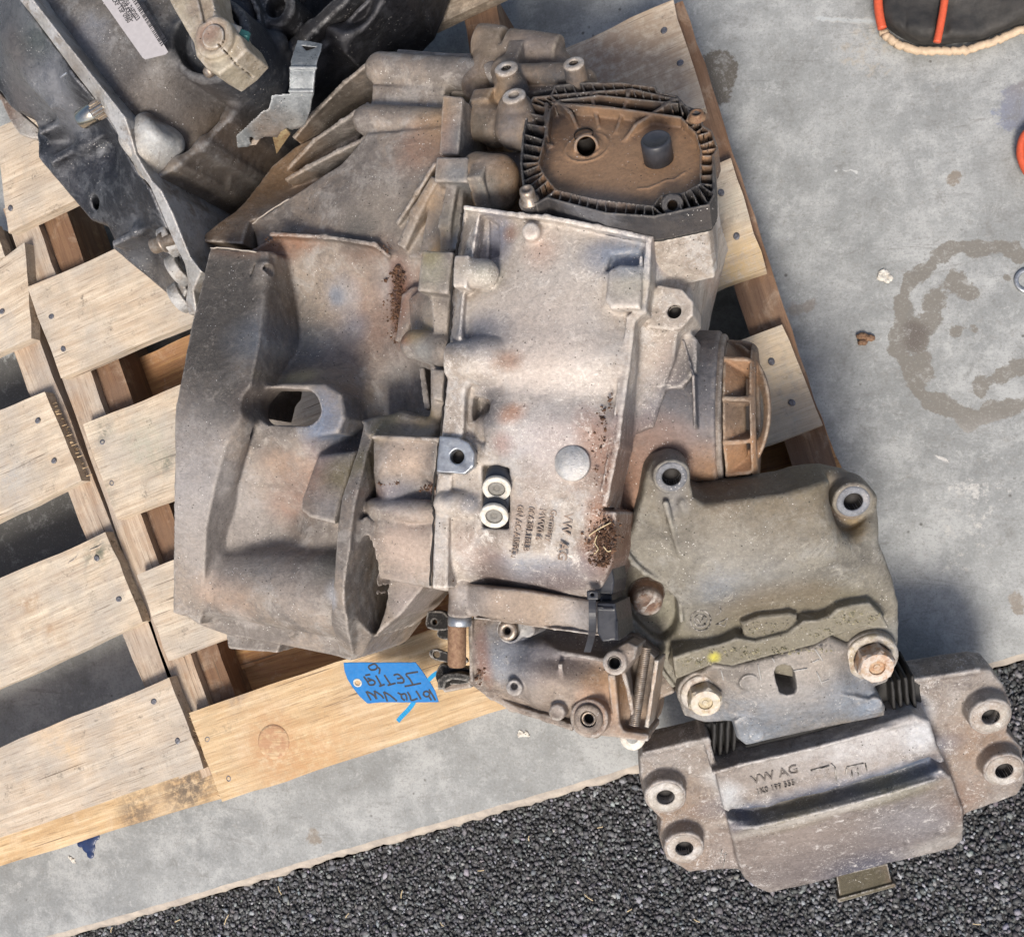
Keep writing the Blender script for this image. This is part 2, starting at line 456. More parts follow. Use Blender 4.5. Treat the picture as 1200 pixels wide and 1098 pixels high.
M_pale = cast('pale_alloy', (.33, .31, .28), (.42, .40, .37), (.24, .21, .18), .3, .5, .4)
M_dark_pan = cast('dark_pan', (.035, .037, .045), (.02, .022, .028), (.09, .095, .105), .4, .30, .05, 1, (.25, .25, .26))
def simple(name, c, rough=.5, metal=0, nsc=200, var=.25, bump=.25, c2=None):
    b = NB(name); n = b.noise(nsc, 6, .65); n2 = b.noise(nsc*5, 4, .6)
    d = c2 or tuple(x*(1-var) for x in c)
    col = b.mix(b.ramp(n, .35, .65), c, d)
    return b.out(Base_Color=col, Metallic=metal, Roughness=b.ramp(n2, .3, .7, rough-.1, rough+.1), Normal=b.bump(b.math('ADD', n, n2), bump, .0006))
M_black_plastic = simple('black_plastic', (.022, .024, .03), .42, 0, 90, .4, .1, (.04, .042, .05))
M_zinc = simple('zinc_steel', (.42, .45, .48), .38, .7, 120, .3, .2, (.24, .25, .27))
M_steel = simple('worn_steel', (.34, .30, .26), .42, .6, 260, .4, .3, (.20, .15, .11))
M_rust = simple('rusty_steel', (.15, .075, .042), .7, .2, 300, .4, .5, (.27, .17, .10))
M_yzinc = simple('yellow_zinc', (.40, .33, .19), .5, .4, 220, .4, .4, (.22, .13, .07))
M_hole = simple('dark_bore', (.018, .015, .013), .7, .1, 200, .4, .1)  # near-black paints the shade inside bores and sockets; also the dark seam
M_rubber = simple('rubber', (.02, .019, .018), .7, 0, 160, .3, .3)
M_blue = simple('blue_tag_plastic', (.003, .125, .36), .75, 0, 60, .1, .08, (.004, .15, .42))
M_cyan = simple('blue_tie_plastic', (.02, .28, .55), .35, 0, 60, .1, .05)
M_ink = simple('marker_ink', (.003, .004, .012), .6)
M_white = simple('white_plastic', (.66, .64, .58), .55, 0, 260, .12, .15, (.42, .38, .32))
M_grey = simple('grey_plug', (.20, .19, .17), .6, 0, 400, .3, .3)
M_nail = simple('nail_steel', (.20, .21, .24), .45, .5, 500, .4, .4, (.09, .08, .08))
M_paper = simple('label_paper', (.40, .38, .385), .6, 0, 200, .12, .1)
M_print = simple('label_print', (.03, .03, .035), .6)
M_orange = simple('orange_piping', (.62, .10, .04), .55, 0, 300, .2, .2)
M_cream = simple('cream_rim', (.55, .42, .29), .7, 0, 200, .25, .3)
M_pad = simple('black_pad', (.018, .018, .018), .75, 0, 60, .3, .5, (.04, .037, .034))
M_dirt = simple('dirt_crumb', (.15, .075, .04), .95, 0, 300, .5, .3, (.05, .03, .02))
M_straw = simple('straw', (.62, .50, .30), .8)
def wood(name, c1, c2, c3, dark=.0, stain=0.3, weather=.4):
    b = NB(name); oi = b.n('ShaderNodeObjectInfo')
    off = b.n('ShaderNodeVectorMath', {0: b.c.outputs['Object'], 1: (3.1, 1.7, .9)}, operation='ADD')
    mul = b.n('ShaderNodeCombineXYZ', {'X': b.math('MULTIPLY', oi.outputs['Random'], 17.0), 'Y': b.math('MULTIPLY', oi.outputs['Random'], 9.0), 'Z': 0.0})
    vec = b.n('ShaderNodeVectorMath', {0: b.c.outputs['Object'], 1: mul.outputs[0]}, operation='ADD').outputs[0]
    g1 = b.noise(1, 5, .6, b.mapv((9, 130, 130), vec), .3)
    g2 = b.noise(1, 6, .7, b.mapv((30, 620, 620), vec))
    wv = b.n('ShaderNodeTexWave', {'Vector': b.mapv((1.2, 26, 26), vec), 'Scale': 1.6, 'Distortion': 5.0, 'Detail': 3.0, 'Detail Scale': 1.2}, bands_direction='Y').outputs['Fac']
    saw = b.n('ShaderNodeTexWave', {'Vector': b.mapv((1, .12, 1), vec), 'Scale': 60.0, 'Distortion': 14.0, 'Detail': 4.0, 'Detail Scale': 3.0}, bands_direction='X').outputs['Fac']
    big = b.noise(14, 4, .55, vec)
    rnd = b.ramp(oi.outputs['Random'], 0, 1, 0, 1)
    base = b.mix(rnd, c1, c2)
    col = b.mix(b.ramp(g1, .36, .62, 0, .9), base, c3)
    col = b.mix(b.ramp(wv, .55, .95, 0, .28), col, c3)
    col = b.mix(b.ramp(big, .42, .62, 0, weather), col, (.36, .335, .30))
    col = b.mix(b.ramp(g2, .53, .66, 0, .6), col, tuple(x*.42 for x in c3))
    blo = b.noise(30, 7, .7, vec, .5); col = b.mix(b.ramp(blo, .52, .66, 0, .55), col, tuple(x*.62 for x in c1)); col = b.mix(b.ramp(blo, .47, .36, 0, .18), col, (.74, .64, .50))
    fz = b.noise(420, 6, .8, vec); col = b.mix(b.ramp(fz, .55, .68, 0, .5), col, tuple(x*.45 for x in c1))
    st = b.math('MULTIPLY', b.ramp(b.noise(38, 7, .75, vec), .56, .66), b.ramp(b.noise(260, 5, .7, vec), .45, .6))
    col = b.mix(b.math('MULTIPLY', st, stain), col, (.055, .05, .042))
    ck = b.noise(1, 3, .5, b.mapv((5, 190, 190), vec)); col = b.mix(b.ramp(ck, .665, .69, 0, .75), col, (.10, .07, .045))
    kn = b.n('ShaderNodeTexVoronoi', {'Vector': b.mapv((5.5, 8, 8), vec), 'Scale': 1.0, 'Randomness': 1.0}).outputs['Distance']
    kr = b.math('SINE', b.math('MULTIPLY', kn, 160.0))
    kf = b.ramp(kn, .09, .05); col = b.mix(b.math('MULTIPLY', kf, .6), col, (.20, .10, .045))
    col = b.mix(b.math('MULTIPLY', b.math('MULTIPLY', b.ramp(kn, .16, .06), b.ramp(kr, .0, 1)), .35), col, (.22, .12, .06))
    if dark: col = b.mix(dark, col, (.10, .055, .03))
    at = b.n('ShaderNodeAttribute', attribute_name='tint')
    nn = b.noise(90, 7, .75, vec); tf = b.math('MULTIPLY', at.outputs['Alpha'], b.ramp(nn, .40, .55, .1, 1.0), True)
    col = b.mix(tf, col, at.outputs['Color'])
    h = b.math('ADD', b.math('MULTIPLY', g2, .8), b.math('MULTIPLY', g1, .5)); h = b.math('ADD', h, b.math('MULTIPLY', saw, .10))
    h = b.math('ADD', h, b.math('MULTIPLY', b.noise(700, 4, .7, vec), .35))
    return b.out(Base_Color=col, Roughness=.78, Normal=b.bump(h, .6, .0012))
M_board = wood('pallet_board', (.60, .51, .40), (.66, .565, .43), (.43, .33, .235), 0, .75, .6)
M_board_y = wood('pallet_board_yellow', (.70, .52, .31), (.66, .50, .31), (.46, .30, .15), 0, .35, .15)
M_board_g = wood('pallet_board_grey', (.33, .27, .20), (.28, .23, .17), (.17, .12, .08), .1, .7, .6)
M_string = wood('pallet_stringer', (.52, .42, .32), (.48, .38, .28), (.30, .20, .13), 0, .5, .6)
M_endgrain = wood('pallet_stringer_brown', (.26, .15, .085), (.23, .13, .07), (.15, .08, .045), .15, .3, .1)
M_low = wood('pallet_lower_board', (.50, .29, .12), (.46, .25, .10), (.30, .14, .06), 0, .2, .1)
# concrete with marks of its own and shade painted under the left pallet
def concrete():
    b = NB('concrete')
    n1 = b.noise(3.2, 7, .66); n2 = b.noise(11, 9, .78, None, .15); n3 = b.noise(80, 8, .7); n4 = b.noise(700, 4, .7)
    col = b.mix(b.ramp(n1, .38, .62), (.195, .205, .205), (.275, .285, .28))
    col = b.mix(b.ramp(n2, .46, .60, 0, .85), col, (.37, .38, .375))
    col = b.mix(b.ramp(n2, .44, .30, 0, .75), col, (.165, .165, .155))
    col = b.mix(b.ramp(n3, .56, .72, 0, .5), col, (.23, .22, .20))
    col = b.mix(b.ramp(b.noise(48, 9, .8, None, 1.2), .60, .68, 0, .5), col, (.50, .50, .49))
    pit = b.n('ShaderNodeTexVoronoi', {'Vector': b.c.outputs['Object'], 'Scale': 55.0}).outputs['Distance']
    pm = b.math('MULTIPLY', b.ramp(pit, .13, .07), b.ramp(b.noise(25, 3, .5), .58, .63))
    col = b.mix(b.math('MULTIPLY', pm, .8), col, (.06, .055, .05))
    at = b.n('ShaderNodeAttribute', attribute_name='tint')
    nn = b.noise(60, 8, .78); tf = b.math('MULTIPLY', b.ramp(b.math('ADD', at.outputs['Alpha'], b.math('MULTIPLY', b.math('SUBTRACT', nn, .5), 1.6)), .50, .62), .9)
    col = b.mix(tf, col, at.outputs['Color'])
    sw = b.noise(38, 9, .82, None, .3); col = b.mix(b.ramp(sw, .54, .62, 0, .45), col, (.43, .44, .43)); col = b.mix(b.ramp(sw, .45, .37, 0, .5), col, (.15, .15, .14))
    sx = b.noise(1, 7, .8, b.mapv((7, 40, 1)), 2.5); col = b.mix(b.ramp(sx, .57, .66, 0, .45), col, (.13, .125, .115))
    fg = b.noise(330, 6, .8); col = b.mix(b.ramp(fg, .53, .62, 0, .55), col, (.15, .145, .135)); col = b.mix(b.ramp(fg, .46, .36, 0, .35), col, (.42, .42, .41))
    h = b.math('ADD', b.math('MULTIPLY', n3, 1.0), b.math('MULTIPLY', n4, .3))
    return b.out(Base_Color=col, Roughness=b.ramp(n2, .3, .7, .42, .68), Normal=b.bump(h, .35, .0010))
M_conc = concrete()
M_edge = simple('concrete_edge', (.42, .37, .31), .85, 0, 60, .3, .8, (.28, .25, .22))
def asph():
    b = NB('asphalt_binder'); n = b.noise(260, 6, .7)
    return b.out(Base_Color=b.mix(b.ramp(n, .35, .65), (.018, .018, .02), (.06, .06, .062)), Roughness=.75, Normal=b.bump(n, .9, .003))
M_asph = asph()
def stones():
    b = NB('asphalt_stone'); at = b.n('ShaderNodeAttribute', attribute_name='tint')
    n = b.noise(600, 5, .7)
    col = b.mix(b.ramp(n, .35, .7, 0, .5), at.outputs['Color'], (.02, .02, .022))
    return b.out(Base_Color=col, Roughness=.62, Normal=b.bump(n, .4, .0006))
M_stone = stones()
# ---------------------------------------------------------------- ground
def blobs_to_tint(me, P, blobs):
    """P = world xy of the verts; blobs = (x,y,r,rgb,strength,aspect,angle) in world units"""
    n = len(P); rgb = np.full((n, 3), .3); al = np.zeros(n)
    for x, y, r, c, st, asp, ang in blobs:
        dx = P[:, 0]-x; dy = P[:, 1]-y; ca, sa = math.cos(ang), math.sin(ang)
        u = (dx*ca+dy*sa)/asp; v = -dx*sa+dy*ca; d = np.sqrt(u*u+v*v)/r
        a = st*np.clip(1.35-d*.85, 0, 1)*(d < 1.6); na = al+a-al*a+1e-9
        rgb = rgb*(1-a/na)[:, None]+np.array(c)*(a/na)[:, None]; al = na
    setcol(me, 'tint', np.concatenate([rgb, al[:, None]], 1))
E = [W(72, 1092, 0), W(1195, 766, 0)]
ed = (E[1]-E[0])[:2]; ed /= np.linalg.norm(ed); en = np.array([ed[1], -ed[0]])      # en points to the asphalt
E0 = E[0][:2]
def EC(a, b, z=0): q = E0+ed*a+en*b; return np.array([q[0], q[1], z])     # along the edge, towards the asphalt
# concrete floor: fine in view, one sheet reaching far beyond
A = np.concatenate([[-8, -2, -.8], np.arange(-.35, 1.75, .005), [2.4, 4, 9]]); B = np.concatenate([[-9, -4, -2.4], np.arange(-1.7, -.001, .005), [0]])
AA, BB = np.meshgrid(A, B, indexing='ij')
wob = .0008*np.sin(AA*11)+.0003*np.sin(AA*113+1)+.0002*np.sin(AA*290)
Bw = BB+wob*(BB > -.003)
V = np.stack([E0[0]+ed[0]*AA+en[0]*Bw, E0[1]+ed[1]*AA+en[1]*Bw, np.zeros_like(AA)], -1)
na, nb = AA.shape; ii = np.arange(na*nb).reshape(na, nb)
Q = np.stack([ii[:-1, :-1], ii[:-1, 1:], ii[1:, 1:], ii[1:, :-1]], -1).reshape(-1, 4)
me = mesh('concrete_floor', V.reshape(-1, 3), Q)
bl = []
def stain(px, py, r, c, st, asp=1, ang=0):  # tint blob: floor marks, and the shade painted under the left pallet
    q = W(px, py, 0); bl.append((q[0], q[1], G.r(r, px, py, 0), c, st, asp, ang))
BR = (.155, .142, .12)
for k in range(34):                                     # the ring left by a drum or wheel
    a = math.radians(60+k*8.2); rr = 98+4*math.sin(k*1.3)
    stain(1148+rr*.98*math.cos(a), 388-rr*1.02*math.sin(a), 9.5+3*math.sin(k*2.1), BR, .9 if k < 27 else .6)
for x, y, r in ((1075, 395, 20), (1080, 420, 18), (1095, 350, 20), (1120, 330, 22), (1138, 345, 16), (1085, 440, 16), (1100, 470, 14), (1090, 375, 22), (1120, 388, 12), (1140, 385, 9), (1150, 450, 16), (1175, 440, 18), (1195, 430, 18), (1160, 480, 18), (1185, 478, 16), (1135, 495, 14), (1110, 480, 14), (1148, 460, 9), (1180, 325, 8)):
    stain(x, y, r*.72, BR, .85)
for x, y, r in ((1072, 400, 11), (1080, 388, 8), (1068, 385, 8)): stain(x, y, r, (.07, .05, .038), .8)
for x, y, r in ((838, 92, 26), (842, 78, 18), (836, 108, 18)): stain(x, y, r, (.09, .075, .055), .9)
for x, y, r in ((930, 362, 8), (946, 360, 8), (952, 353, 5), (1116, 213, 9), (1120, 205, 7), (1195, 130, 22), (1200, 110, 18), (368, 981, 12), (1190, 700, 10), (1195, 716, 9)): stain(x, y, r, (.20, .17, .135), .8)
for x, y, r, c, s_ in ((1190, 130, 30, (.16, .20, .30), .5), (900, 300, 70, (.29, .31, .34), .35), (1020, 60, 60, (.33, .31, .27), .5), (640, 960, 60, (.33, .29, .25), .3), (300, 950, 50, (.33, .30, .27), .35), (1120, 640, 60, (.44, .43, .40), .4), (1150, 560, 50, (.50, .49, .47), .4)): stain(x, y, r, c, s_)
for k in range(70): stain(958+k*1.1, 22+k*.06+.3*math.sin(k), 2.3, (.40, .43, .44), .6)
for k in range(24): stain(978+k, 199.5+k*.05, 1.3, (.50, .51, .50), .65)
for k in range(16): stain(1004-k*.05, 200+k, 1.2, (.50, .51, .50), .65)
for k in range(60): stain(935+k*2, 410+k*1.15, 1.0, (.30, .29, .28), .5)
for k in range(40): stain(1050+k*1.6, 790-500+k*.5+230, 1.2, (.58, .56, .53), .5)
for x, y, r in ((20, 470, 50), (60, 430, 30), (60, 640, 60), (110, 600, 40), (0, 650, 60), (-40, 500, 60), (-60, 680, 60)): stain(x, y, r, (.075, .072, .068), 1.3)  # darkness between the left pallet's boards: their shade painted into the floor colour
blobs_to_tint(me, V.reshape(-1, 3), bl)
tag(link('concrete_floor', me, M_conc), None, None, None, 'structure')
# its broken pale edge, a chamfer dropping to the asphalt
a1 = np.arange(-1.2, 2.6, .006); rows = []
for j, (bb, zz) in enumerate(((0, 0), (.003, -.0007), (.007, -.004), (.0105, -.014), (.011, -.05))):
    wv = .0008*np.sin(a1*11)+.0003*np.sin(a1*113+1)+.0002*np.sin(a1*290)
    jit = RNG.normal(size=len(a1))*(.0008 if 0 < j < 4 else 0)+(.0011*np.interp(a1*60, np.arange(-100, 200), np.random.default_rng(5).normal(size=300)) if 0 < j < 4 else 0)
    rows.append(np.stack([E0[0]+ed[0]*a1+en[0]*(bb+wv+jit), E0[1]+ed[1]*a1+en[1]*(bb+wv+jit), np.full(len(a1), zz)+jit*.4], -1))
V = np.stack(rows, 1); na, nb = V.shape[:2]; ii = np.arange(na*nb).reshape(na, nb)
Q = np.stack([ii[:-1, :-1], ii[:-1, 1:], ii[1:, 1:], ii[1:, :-1]], -1).reshape(-1, 4)
tag(link('concrete_edge', mesh('concrete_edge', V.reshape(-1, 3), Q), M_edge), None, None, None, 'structure')
ZA = -.022
V = [EC(-9, .0132, ZA-.002), EC(9, .0132, ZA-.002), EC(9, 9, ZA-.002), EC(-9, 9, ZA-.002)]
tag(link('asphalt', mesh('asphalt', V, [(0, 1, 2, 3)] if np.cross(V[1]-V[0], V[2]-V[0])[2] > 0 else [(3, 2, 1, 0)], False), M_asph), None, None, None, 'structure')
# the stones one sees in it
def stones(n_a, a0, a1_, b0, b1, sp, rmin, rmax, zoff, seed):
    g = np.random.default_rng(seed)
    aa, bb = np.meshgrid(np.arange(a0, a1_, sp), np.arange(b0, b1, sp), indexing='ij')
    aa = aa.ravel()+g.uniform(-.48, .48, aa.size)*sp; bb = bb.ravel()+g.uniform(-.48, .48, bb.size)*sp
    n = len(aa); t = (1+5**.5)/2
    ico = np.array([(-1, t, 0), (1, t, 0), (-1, -t, 0), (1, -t, 0), (0, -1, t), (0, 1, t), (0, -1, -t), (0, 1, -t), (t, 0, -1), (t, 0, 1), (-t, 0, -1), (-t, 0, 1)])/1.9
    fc = np.array([(0, 11, 5), (0, 5, 1), (0, 1, 7), (0, 7, 10), (0, 10, 11), (1, 5, 9), (5, 11, 4), (11, 10, 2), (10, 7, 6), (7, 1, 8), (3, 9, 4), (3, 4, 2), (3, 2, 6), (3, 6, 8), (3, 8, 9), (4, 9, 5), (2, 4, 11), (6, 2, 10), (8, 6, 7), (9, 8, 1)])
    q = g.normal(size=(n, 4)); q /= np.linalg.norm(q, axis=1)[:, None]; x, y, z, w_ = q.T
    Rm = np.stack([1-2*(y*y+z*z), 2*(x*y-z*w_), 2*(x*z+y*w_), 2*(x*y+z*w_), 1-2*(x*x+z*z), 2*(y*z-x*w_), 2*(x*z-y*w_), 2*(y*z+x*w_), 1-2*(x*x+y*y)], 1).reshape(n, 3, 3)
    P = ico[None]*(1+g.normal(size=(n, 12, 1))*.22)*np.stack([g.uniform(.8, 1.25, n), g.uniform(.7, 1.0, n), g.uniform(.55, .9, n)], 1)[:, None]
    P = np.einsum('nij,nkj->nki', Rm, P)*g.uniform(rmin, rmax, n)[:, None, None]
    P[:, :, 2] *= .5
    c = np.stack([E0[0]+ed[0]*aa+en[0]*bb, E0[1]+ed[1]*aa+en[1]*bb, ZA+zoff+g.normal(size=n)*.0009], 1)
    V = (P+c[:, None]).reshape(-1, 3); F = (fc[None]+12*np.arange(n)[:, None, None]).reshape(-1, 3)
    lum = np.exp(g.normal(size=n)*.7)*.085; lum = np.clip(lum, .016, .38)
    c3 = lum[:, None]*np.array([.97, 1.0, 1.06])*(1+g.normal(size=(n, 3))*.04)
    return V, F, np.repeat(np.concatenate([c3, np.ones((n, 1))], 1), 12, 0)
r1 = stones(0, -.25, 1.45, .016, .44, .0072, .0030, .0054, -.001, 3)
r2 = stones(0, -.25, 1.45, .015, .44, .0048, .0018, .0031, .0005, 4)
V = np.concatenate([r1[0], r2[0]]); F = np.concatenate([r1[1], r2[1]+len(r1[0])]); me = mesh('asphalt_stones', V, F, False)
setcol(me, 'tint', np.concatenate([r1[2], r2[2]])); TRIS[0] += len(F)
tag(link('asphalt_stones', me, M_stone), 'dark grey crushed stones bound in the asphalt along the concrete edge', 'stones', None, 'stuff')
# bits of straw on the asphalt
ps = []
for px, py, L, ang in ((263, 1083, 14, 70), (330, 1048, 12, 120), (470, 1052, 10, 85), (695, 1055, 13, 150), (205, 1080, 8, 30), (560, 1020, 7, 10), (405, 1075, 7, 60), (620, 985, 6, 100), (700, 970, 6, 20), (820, 1080, 8, 160), (735, 1068, 6, 40), (130, 1092, 7, 80), (1140, 1082, 7, 0), (520, 1085, 7, 140)):
    p = W(px, py, ZA+.006); l = L/1000; a = math.radians(ang)
    ps.append(tube([p, p+np.array([math.cos(a)*l*.5, math.sin(a)*l*.5, .001]), p+np.array([math.cos(a)*l+.001, math.sin(a)*l, 0])], .0006, 5))
tag(polyc(*merge(ps), 'straw_bits', M_straw, None), 'thin bits of pale straw scattered on the asphalt', 'straw', None, 'stuff')

# ---------------------------------------------------------------- pallets
DZ = .125; TH = .017
def board(px4, name, mat, parent, z=DZ, th=TH, nail=(), blobs=(), rough=.0008, seed=0, label=None):
    """px4: left-top, right-top, right-bottom, left-bottom corners seen on its upper face"""
    C = [W(x, y, z) for x, y in px4]
    O = C[3]; ux = (C[2]-C[3])+(C[1]-C[0]); ux /= np.linalg.norm(ux); uy = np.cross([0, 0, 1], ux)
    R = np.array([ux, uy, [0, 0, 1]]); L = [R@(c-O) for c in C]
    g = np.random.default_rng(abs(seed+int(px4[0][0])+7))
    n = 36; m = 6; top = []
    fr = g.normal(size=(4, 64))
    for i in range(n+1):
        s = i/n
        for j in range(m+1):
            t = j/m; p = (L[3]*(1-s)+L[2]*s)*(1-t)+(L[0]*(1-s)+L[1]*s)*t
            e = rough*(np.interp(s*20, np.arange(64), fr[0]) if j == 0 else np.interp(s*20, np.arange(64), fr[1]) if j == m else 0)
            e2 = rough*.8*(fr[2, j*3] if i == 0 else fr[3, j*3] if i == n else 0)
            top.append(p+np.array([e2, e, .0006*math.sin(3*s+seed)+.0004*math.sin(9*s+t*3)]))
    top = np.array(top); bot = top.copy(); bot[:, 2] -= th; N = len(top); W1 = m+1
    # a slightly eased upper arris: ring just below the top
    F = []
    for i in range(n):
        for j in range(m):
            a = i*W1+j; F.append((a, a+W1, a+W1+1, a+1)); F.append((a+N+1, a+W1+1+N, a+W1+N, a+N))
    for i in range(n):
        a = i*W1; F.append((a, a+N, a+W1+N, a+W1)); a = i*W1+m; F.append((a+W1, a+W1+N, a+N, a))
    for j in range(m):
        F.append((j+1, j+1+N, j+N, j)); a = n*W1+j; F.append((a, a+N, a+1+N, a+1))
    V = np.concatenate([top, bot]); me = mesh(name, V, F, False)
    bb = []
    for px, py, r, c, st, *ex in blobs:
        q = R@(W(px, py, z)-O); bb.append((q[0], q[1], G.r(r, px, py, z), c, st, ex[0] if ex else 1, ex[1] if len(ex) > 1 else 0))
    M = Matrix(R.T.tolist()).to_4x4(); M.translation = Vector(O)
    blobs_to_tint(me, V, bb)
    o = link(name, me, mat, parent, M)
    if label: o['label'] = label
    for px, py in nail:
        q = W(px, py, z+.0004)
        link('nail', NAILM, M_nail, o, Matrix.Translation(Vector(q)) @ Matrix.Rotation(px*3.3, 4, 'Z'))
    return o
v, f = lathe((0, 0, -.001), (0, 0, 1), [(.0040, 0), (.0040, .0010), (.0032, .0015), (.0012, .0010)], 12)
NAILM = mesh('nail', [tuple(np.array(p)*[1, .86, 1]) for p in v], f)
def stringer(p1, p2, w, mat, parent, name='stringer', ztop=DZ-TH-.0006, zbot=.019):
    """p1,p2: pixel positions of its centre line on the top"""
    a = W(*p1, ztop); b = W(*p2, ztop); d = (b-a)[:2]; d /= np.linalg.norm(d); n = np.array([-d[1], d[0], 0])*w/2
    O = a.copy(); ux = np.array([d[0], d[1], 0]); uy = np.array([-d[1], d[0], 0]); R = np.array([ux, uy, [0, 0, 1]])
    Lg = np.linalg.norm((b-a)[:2]); h = ztop-zbot; g = np.random.default_rng(abs(int(p1[0])+3)); K = 24; V = []; F = []
    for i in range(K+1):
        x = Lg*i/K; j = g.normal(size=4)*.0006
        V += [(x, -w/2+j[0], 0), (x, w/2+j[1], 0), (x, w/2+j[2], -h), (x, -w/2+j[3], -h)]
    for i in range(K):
        for k in range(4):
            F.append((i*4+k, i*4+4+k, i*4+4+(k+1) % 4, i*4+(k+1) % 4))
    F += [(0, 1, 2, 3), (K*4+3, K*4+2, K*4+1, K*4)]
    me = mesh(name, V, F, False); setcol(me, 'tint', np.zeros((len(V), 4)))
    M = Matrix(R.T.tolist()).to_4x4(); M.translation = Vector(O)
    return link(name, me, mat, parent, M)
c0 = W(40, 700, 0)
PL = empty('wooden_pallet', (c0[0]-.2, c0[1], 0), 'weathered wooden pallet at the left picture edge, right ends of its pale boards showing', 'pallet', 'wooden pallets side by side')
c0 = W(600, 500, 0)
PR = empty('wooden_pallet', (c0[0], c0[1], 0), 'wooden pallet under the rusty gearbox, with a knotted yellowish board at its front edge', 'pallet', 'wooden pallets side by side')
GRN = (.07, .085, .06); DK = (.10, .08, .065); ORG = (.52, .27, .11)
# left pallet boards (left ends run out of the picture)
board([(-330, 545), (28, 397-112), (28+9, 397), (-290, 545)], 'deck_board', M_board, PL, nail=[(2, 365)], seed=1, blobs=[(0, 380, 20, (.4, .38, .35), .5)])
board([(-340, 620), (52, 459), (96, 563), (-300, 752)], 'deck_board', M_board, PL, nail=[(44, 493), (63, 540)], seed=2, blobs=[(15, 560, 20, (.40, .39, .37), .7), (11, 565, 4, DK, .6)])
board([(-330, 818), (124, 624), (168, 729), (-290, 941)], 'deck_board', M_board, PL, nail=[(113, 654), (139, 702)], seed=3, blobs=[(112, 648, 14, GRN, .9), (20, 660, 16, (.40, .36, .30), .7, 3, .4), (30, 705, 9, (.32, .20, .11), .8, 3, -.4), (62, 740, 9, (.32, .20, .11), .7, 2.4, -.9)])
board([(-330, 1012), (198, 794), (239, 899), (-300, 1086)], 'deck_board', M_board, PL, nail=[(180, 822), (208, 868)], seed=4, blobs=[(85, 880, 14, (.62, .42, .22), .5, 1, 0), (60, 860, 22, (.60, .44, .28), .5)])
board([(-330, 398), (-8, 262), (6, 300), (-300, 420)], 'deck_board', M_board, PL, seed=5)
# left pallet stringer and lower boards
stringer((-20, 275), (226, 905), .040, M_string, PL)
board([(-330, 870), (165, 655), (187, 700), (-300, 925)], 'lower_board', M_low, PL, z=.045, th=.016, seed=6)
board([(-330, 1085), (252, 880), (262, 934), (-310, 1110)], 'lower_board', M_board_y, PL, z=.040, th=.017, seed=7, blobs=[(215, 925, 26, DK, .9), (160, 950, 22, DK, .8), (235, 915, 20, DK, .7)])
# right pallet deck boards
RP = PR
board([(-6, 150), (630, -130), (660, -40), (10, 273)], 'deck_board', M_board, RP, seed=11, nail=[(12, 244)], blobs=[(460, 20, 90, (.24, .19, .14), .9), (540, -20, 90, (.24, .19, .14), .9), (400, 60, 60, (.26, .20, .15), .8)])  # right part greyed: weathering and shade painted together
board([(32, 337), (789, 0), (826, 126), (71, 443)], 'deck_board', M_board, RP, nail=[(60, 371), (74, 409), (778, 36), (797, 74)], seed=12, blobs=[(745, 60, 50, (.25, .16, .10), .55), (700, 80, 40, (.24, .15, .10), .6), (790, 100, 30, (.22, .15, .10), .5), (750, 20, 26, (.42, .32, .22), .4)])
board([(97, 498), (857, 186), (898, 317), (138, 609)], 'deck_board', M_board, RP, nail=[(120, 518), (131, 566), (845, 226), (863, 277)], seed=13, blobs=[(170, 520, 26, (.33, .34, .27), .5), (195, 540, 10, GRN, .8), (188, 545, 9, GRN, .7), (120, 505, 12, GRN, .7), (130, 580, 10, GRN, .6), (860, 240, 24, (.45, .42, .34), .6), (850, 265, 12, DK, .4), (880, 300, 26, (.60, .42, .20), .7), (850, 320, 26, (.60, .42, .20), .7)])
board([(161, 674), (917, 380), (964, 499), (198, 774)], 'deck_board', M_board, RP, nail=[(185, 701), (200, 745), (904, 424), (928, 472)], seed=14, blobs=[(900, 440, 60, (.68, .53, .34), .5)])
board([(222, 835), (985, 572), (1030, 690), (260, 939)], 'deck_board', M_board_y, RP, nail=[(243, 866), (268, 912), (950, 610), (975, 640)], seed=15, blobs=[(321, 870, 14, (.42, .20, .10), .95), (321, 870, 24, (.40, .20, .10), .9), (321, 873, 38, (.46, .27, .13), .7), (380, 890, 30, (.50, .30, .14), .5, 3, .3), (278, 822, 9, (.13, .10, .09), .8), (360, 890, 20, (.42, .22, .10), .3, 2.5, .5)])
# knot raised a little
kc = W(321, 869, DZ); v, f = lathe((0, 0, -.001), (0, 0, 1), [(.0205, 0), (.0200, .0016), (.0170, .0021), (.009, .0018), (.001, .0020)], 32)
me = mesh('knot', v, f); setcol(me, 'tint', [(.40, .22, .12, .9)]*len(v)); link('knot', me, M_board_y, RP, Matrix.Translation(Vector(kc)))
# right pallet stringers
stringer((18, 237), (254, 905), .040, M_string, RP)
stringer((45+14, 237), (254+32, 895), .036, M_endgrain, RP, ztop=DZ-TH-.012)
stringer((560, 0), (705, 760), .040, M_endgrain, RP)
stringer((779, 10), (985, 640), .042, M_endgrain, RP)
# lower boards crossing the gaps
board([(150, 425), (790, 140), (820, 215), (190, 520)], 'lower_board', M_low, RP, z=.045, th=.016, seed=21)
board([(190, 720), (960, 480), (990, 560), (220, 805)], 'lower_board', M_low, RP, z=.060, th=.016, seed=22)
board([(240, 700), (700, 560), (720, 760), (260, 840)], 'lower_board', M_low, RP, z=.055, th=.016, seed=23)
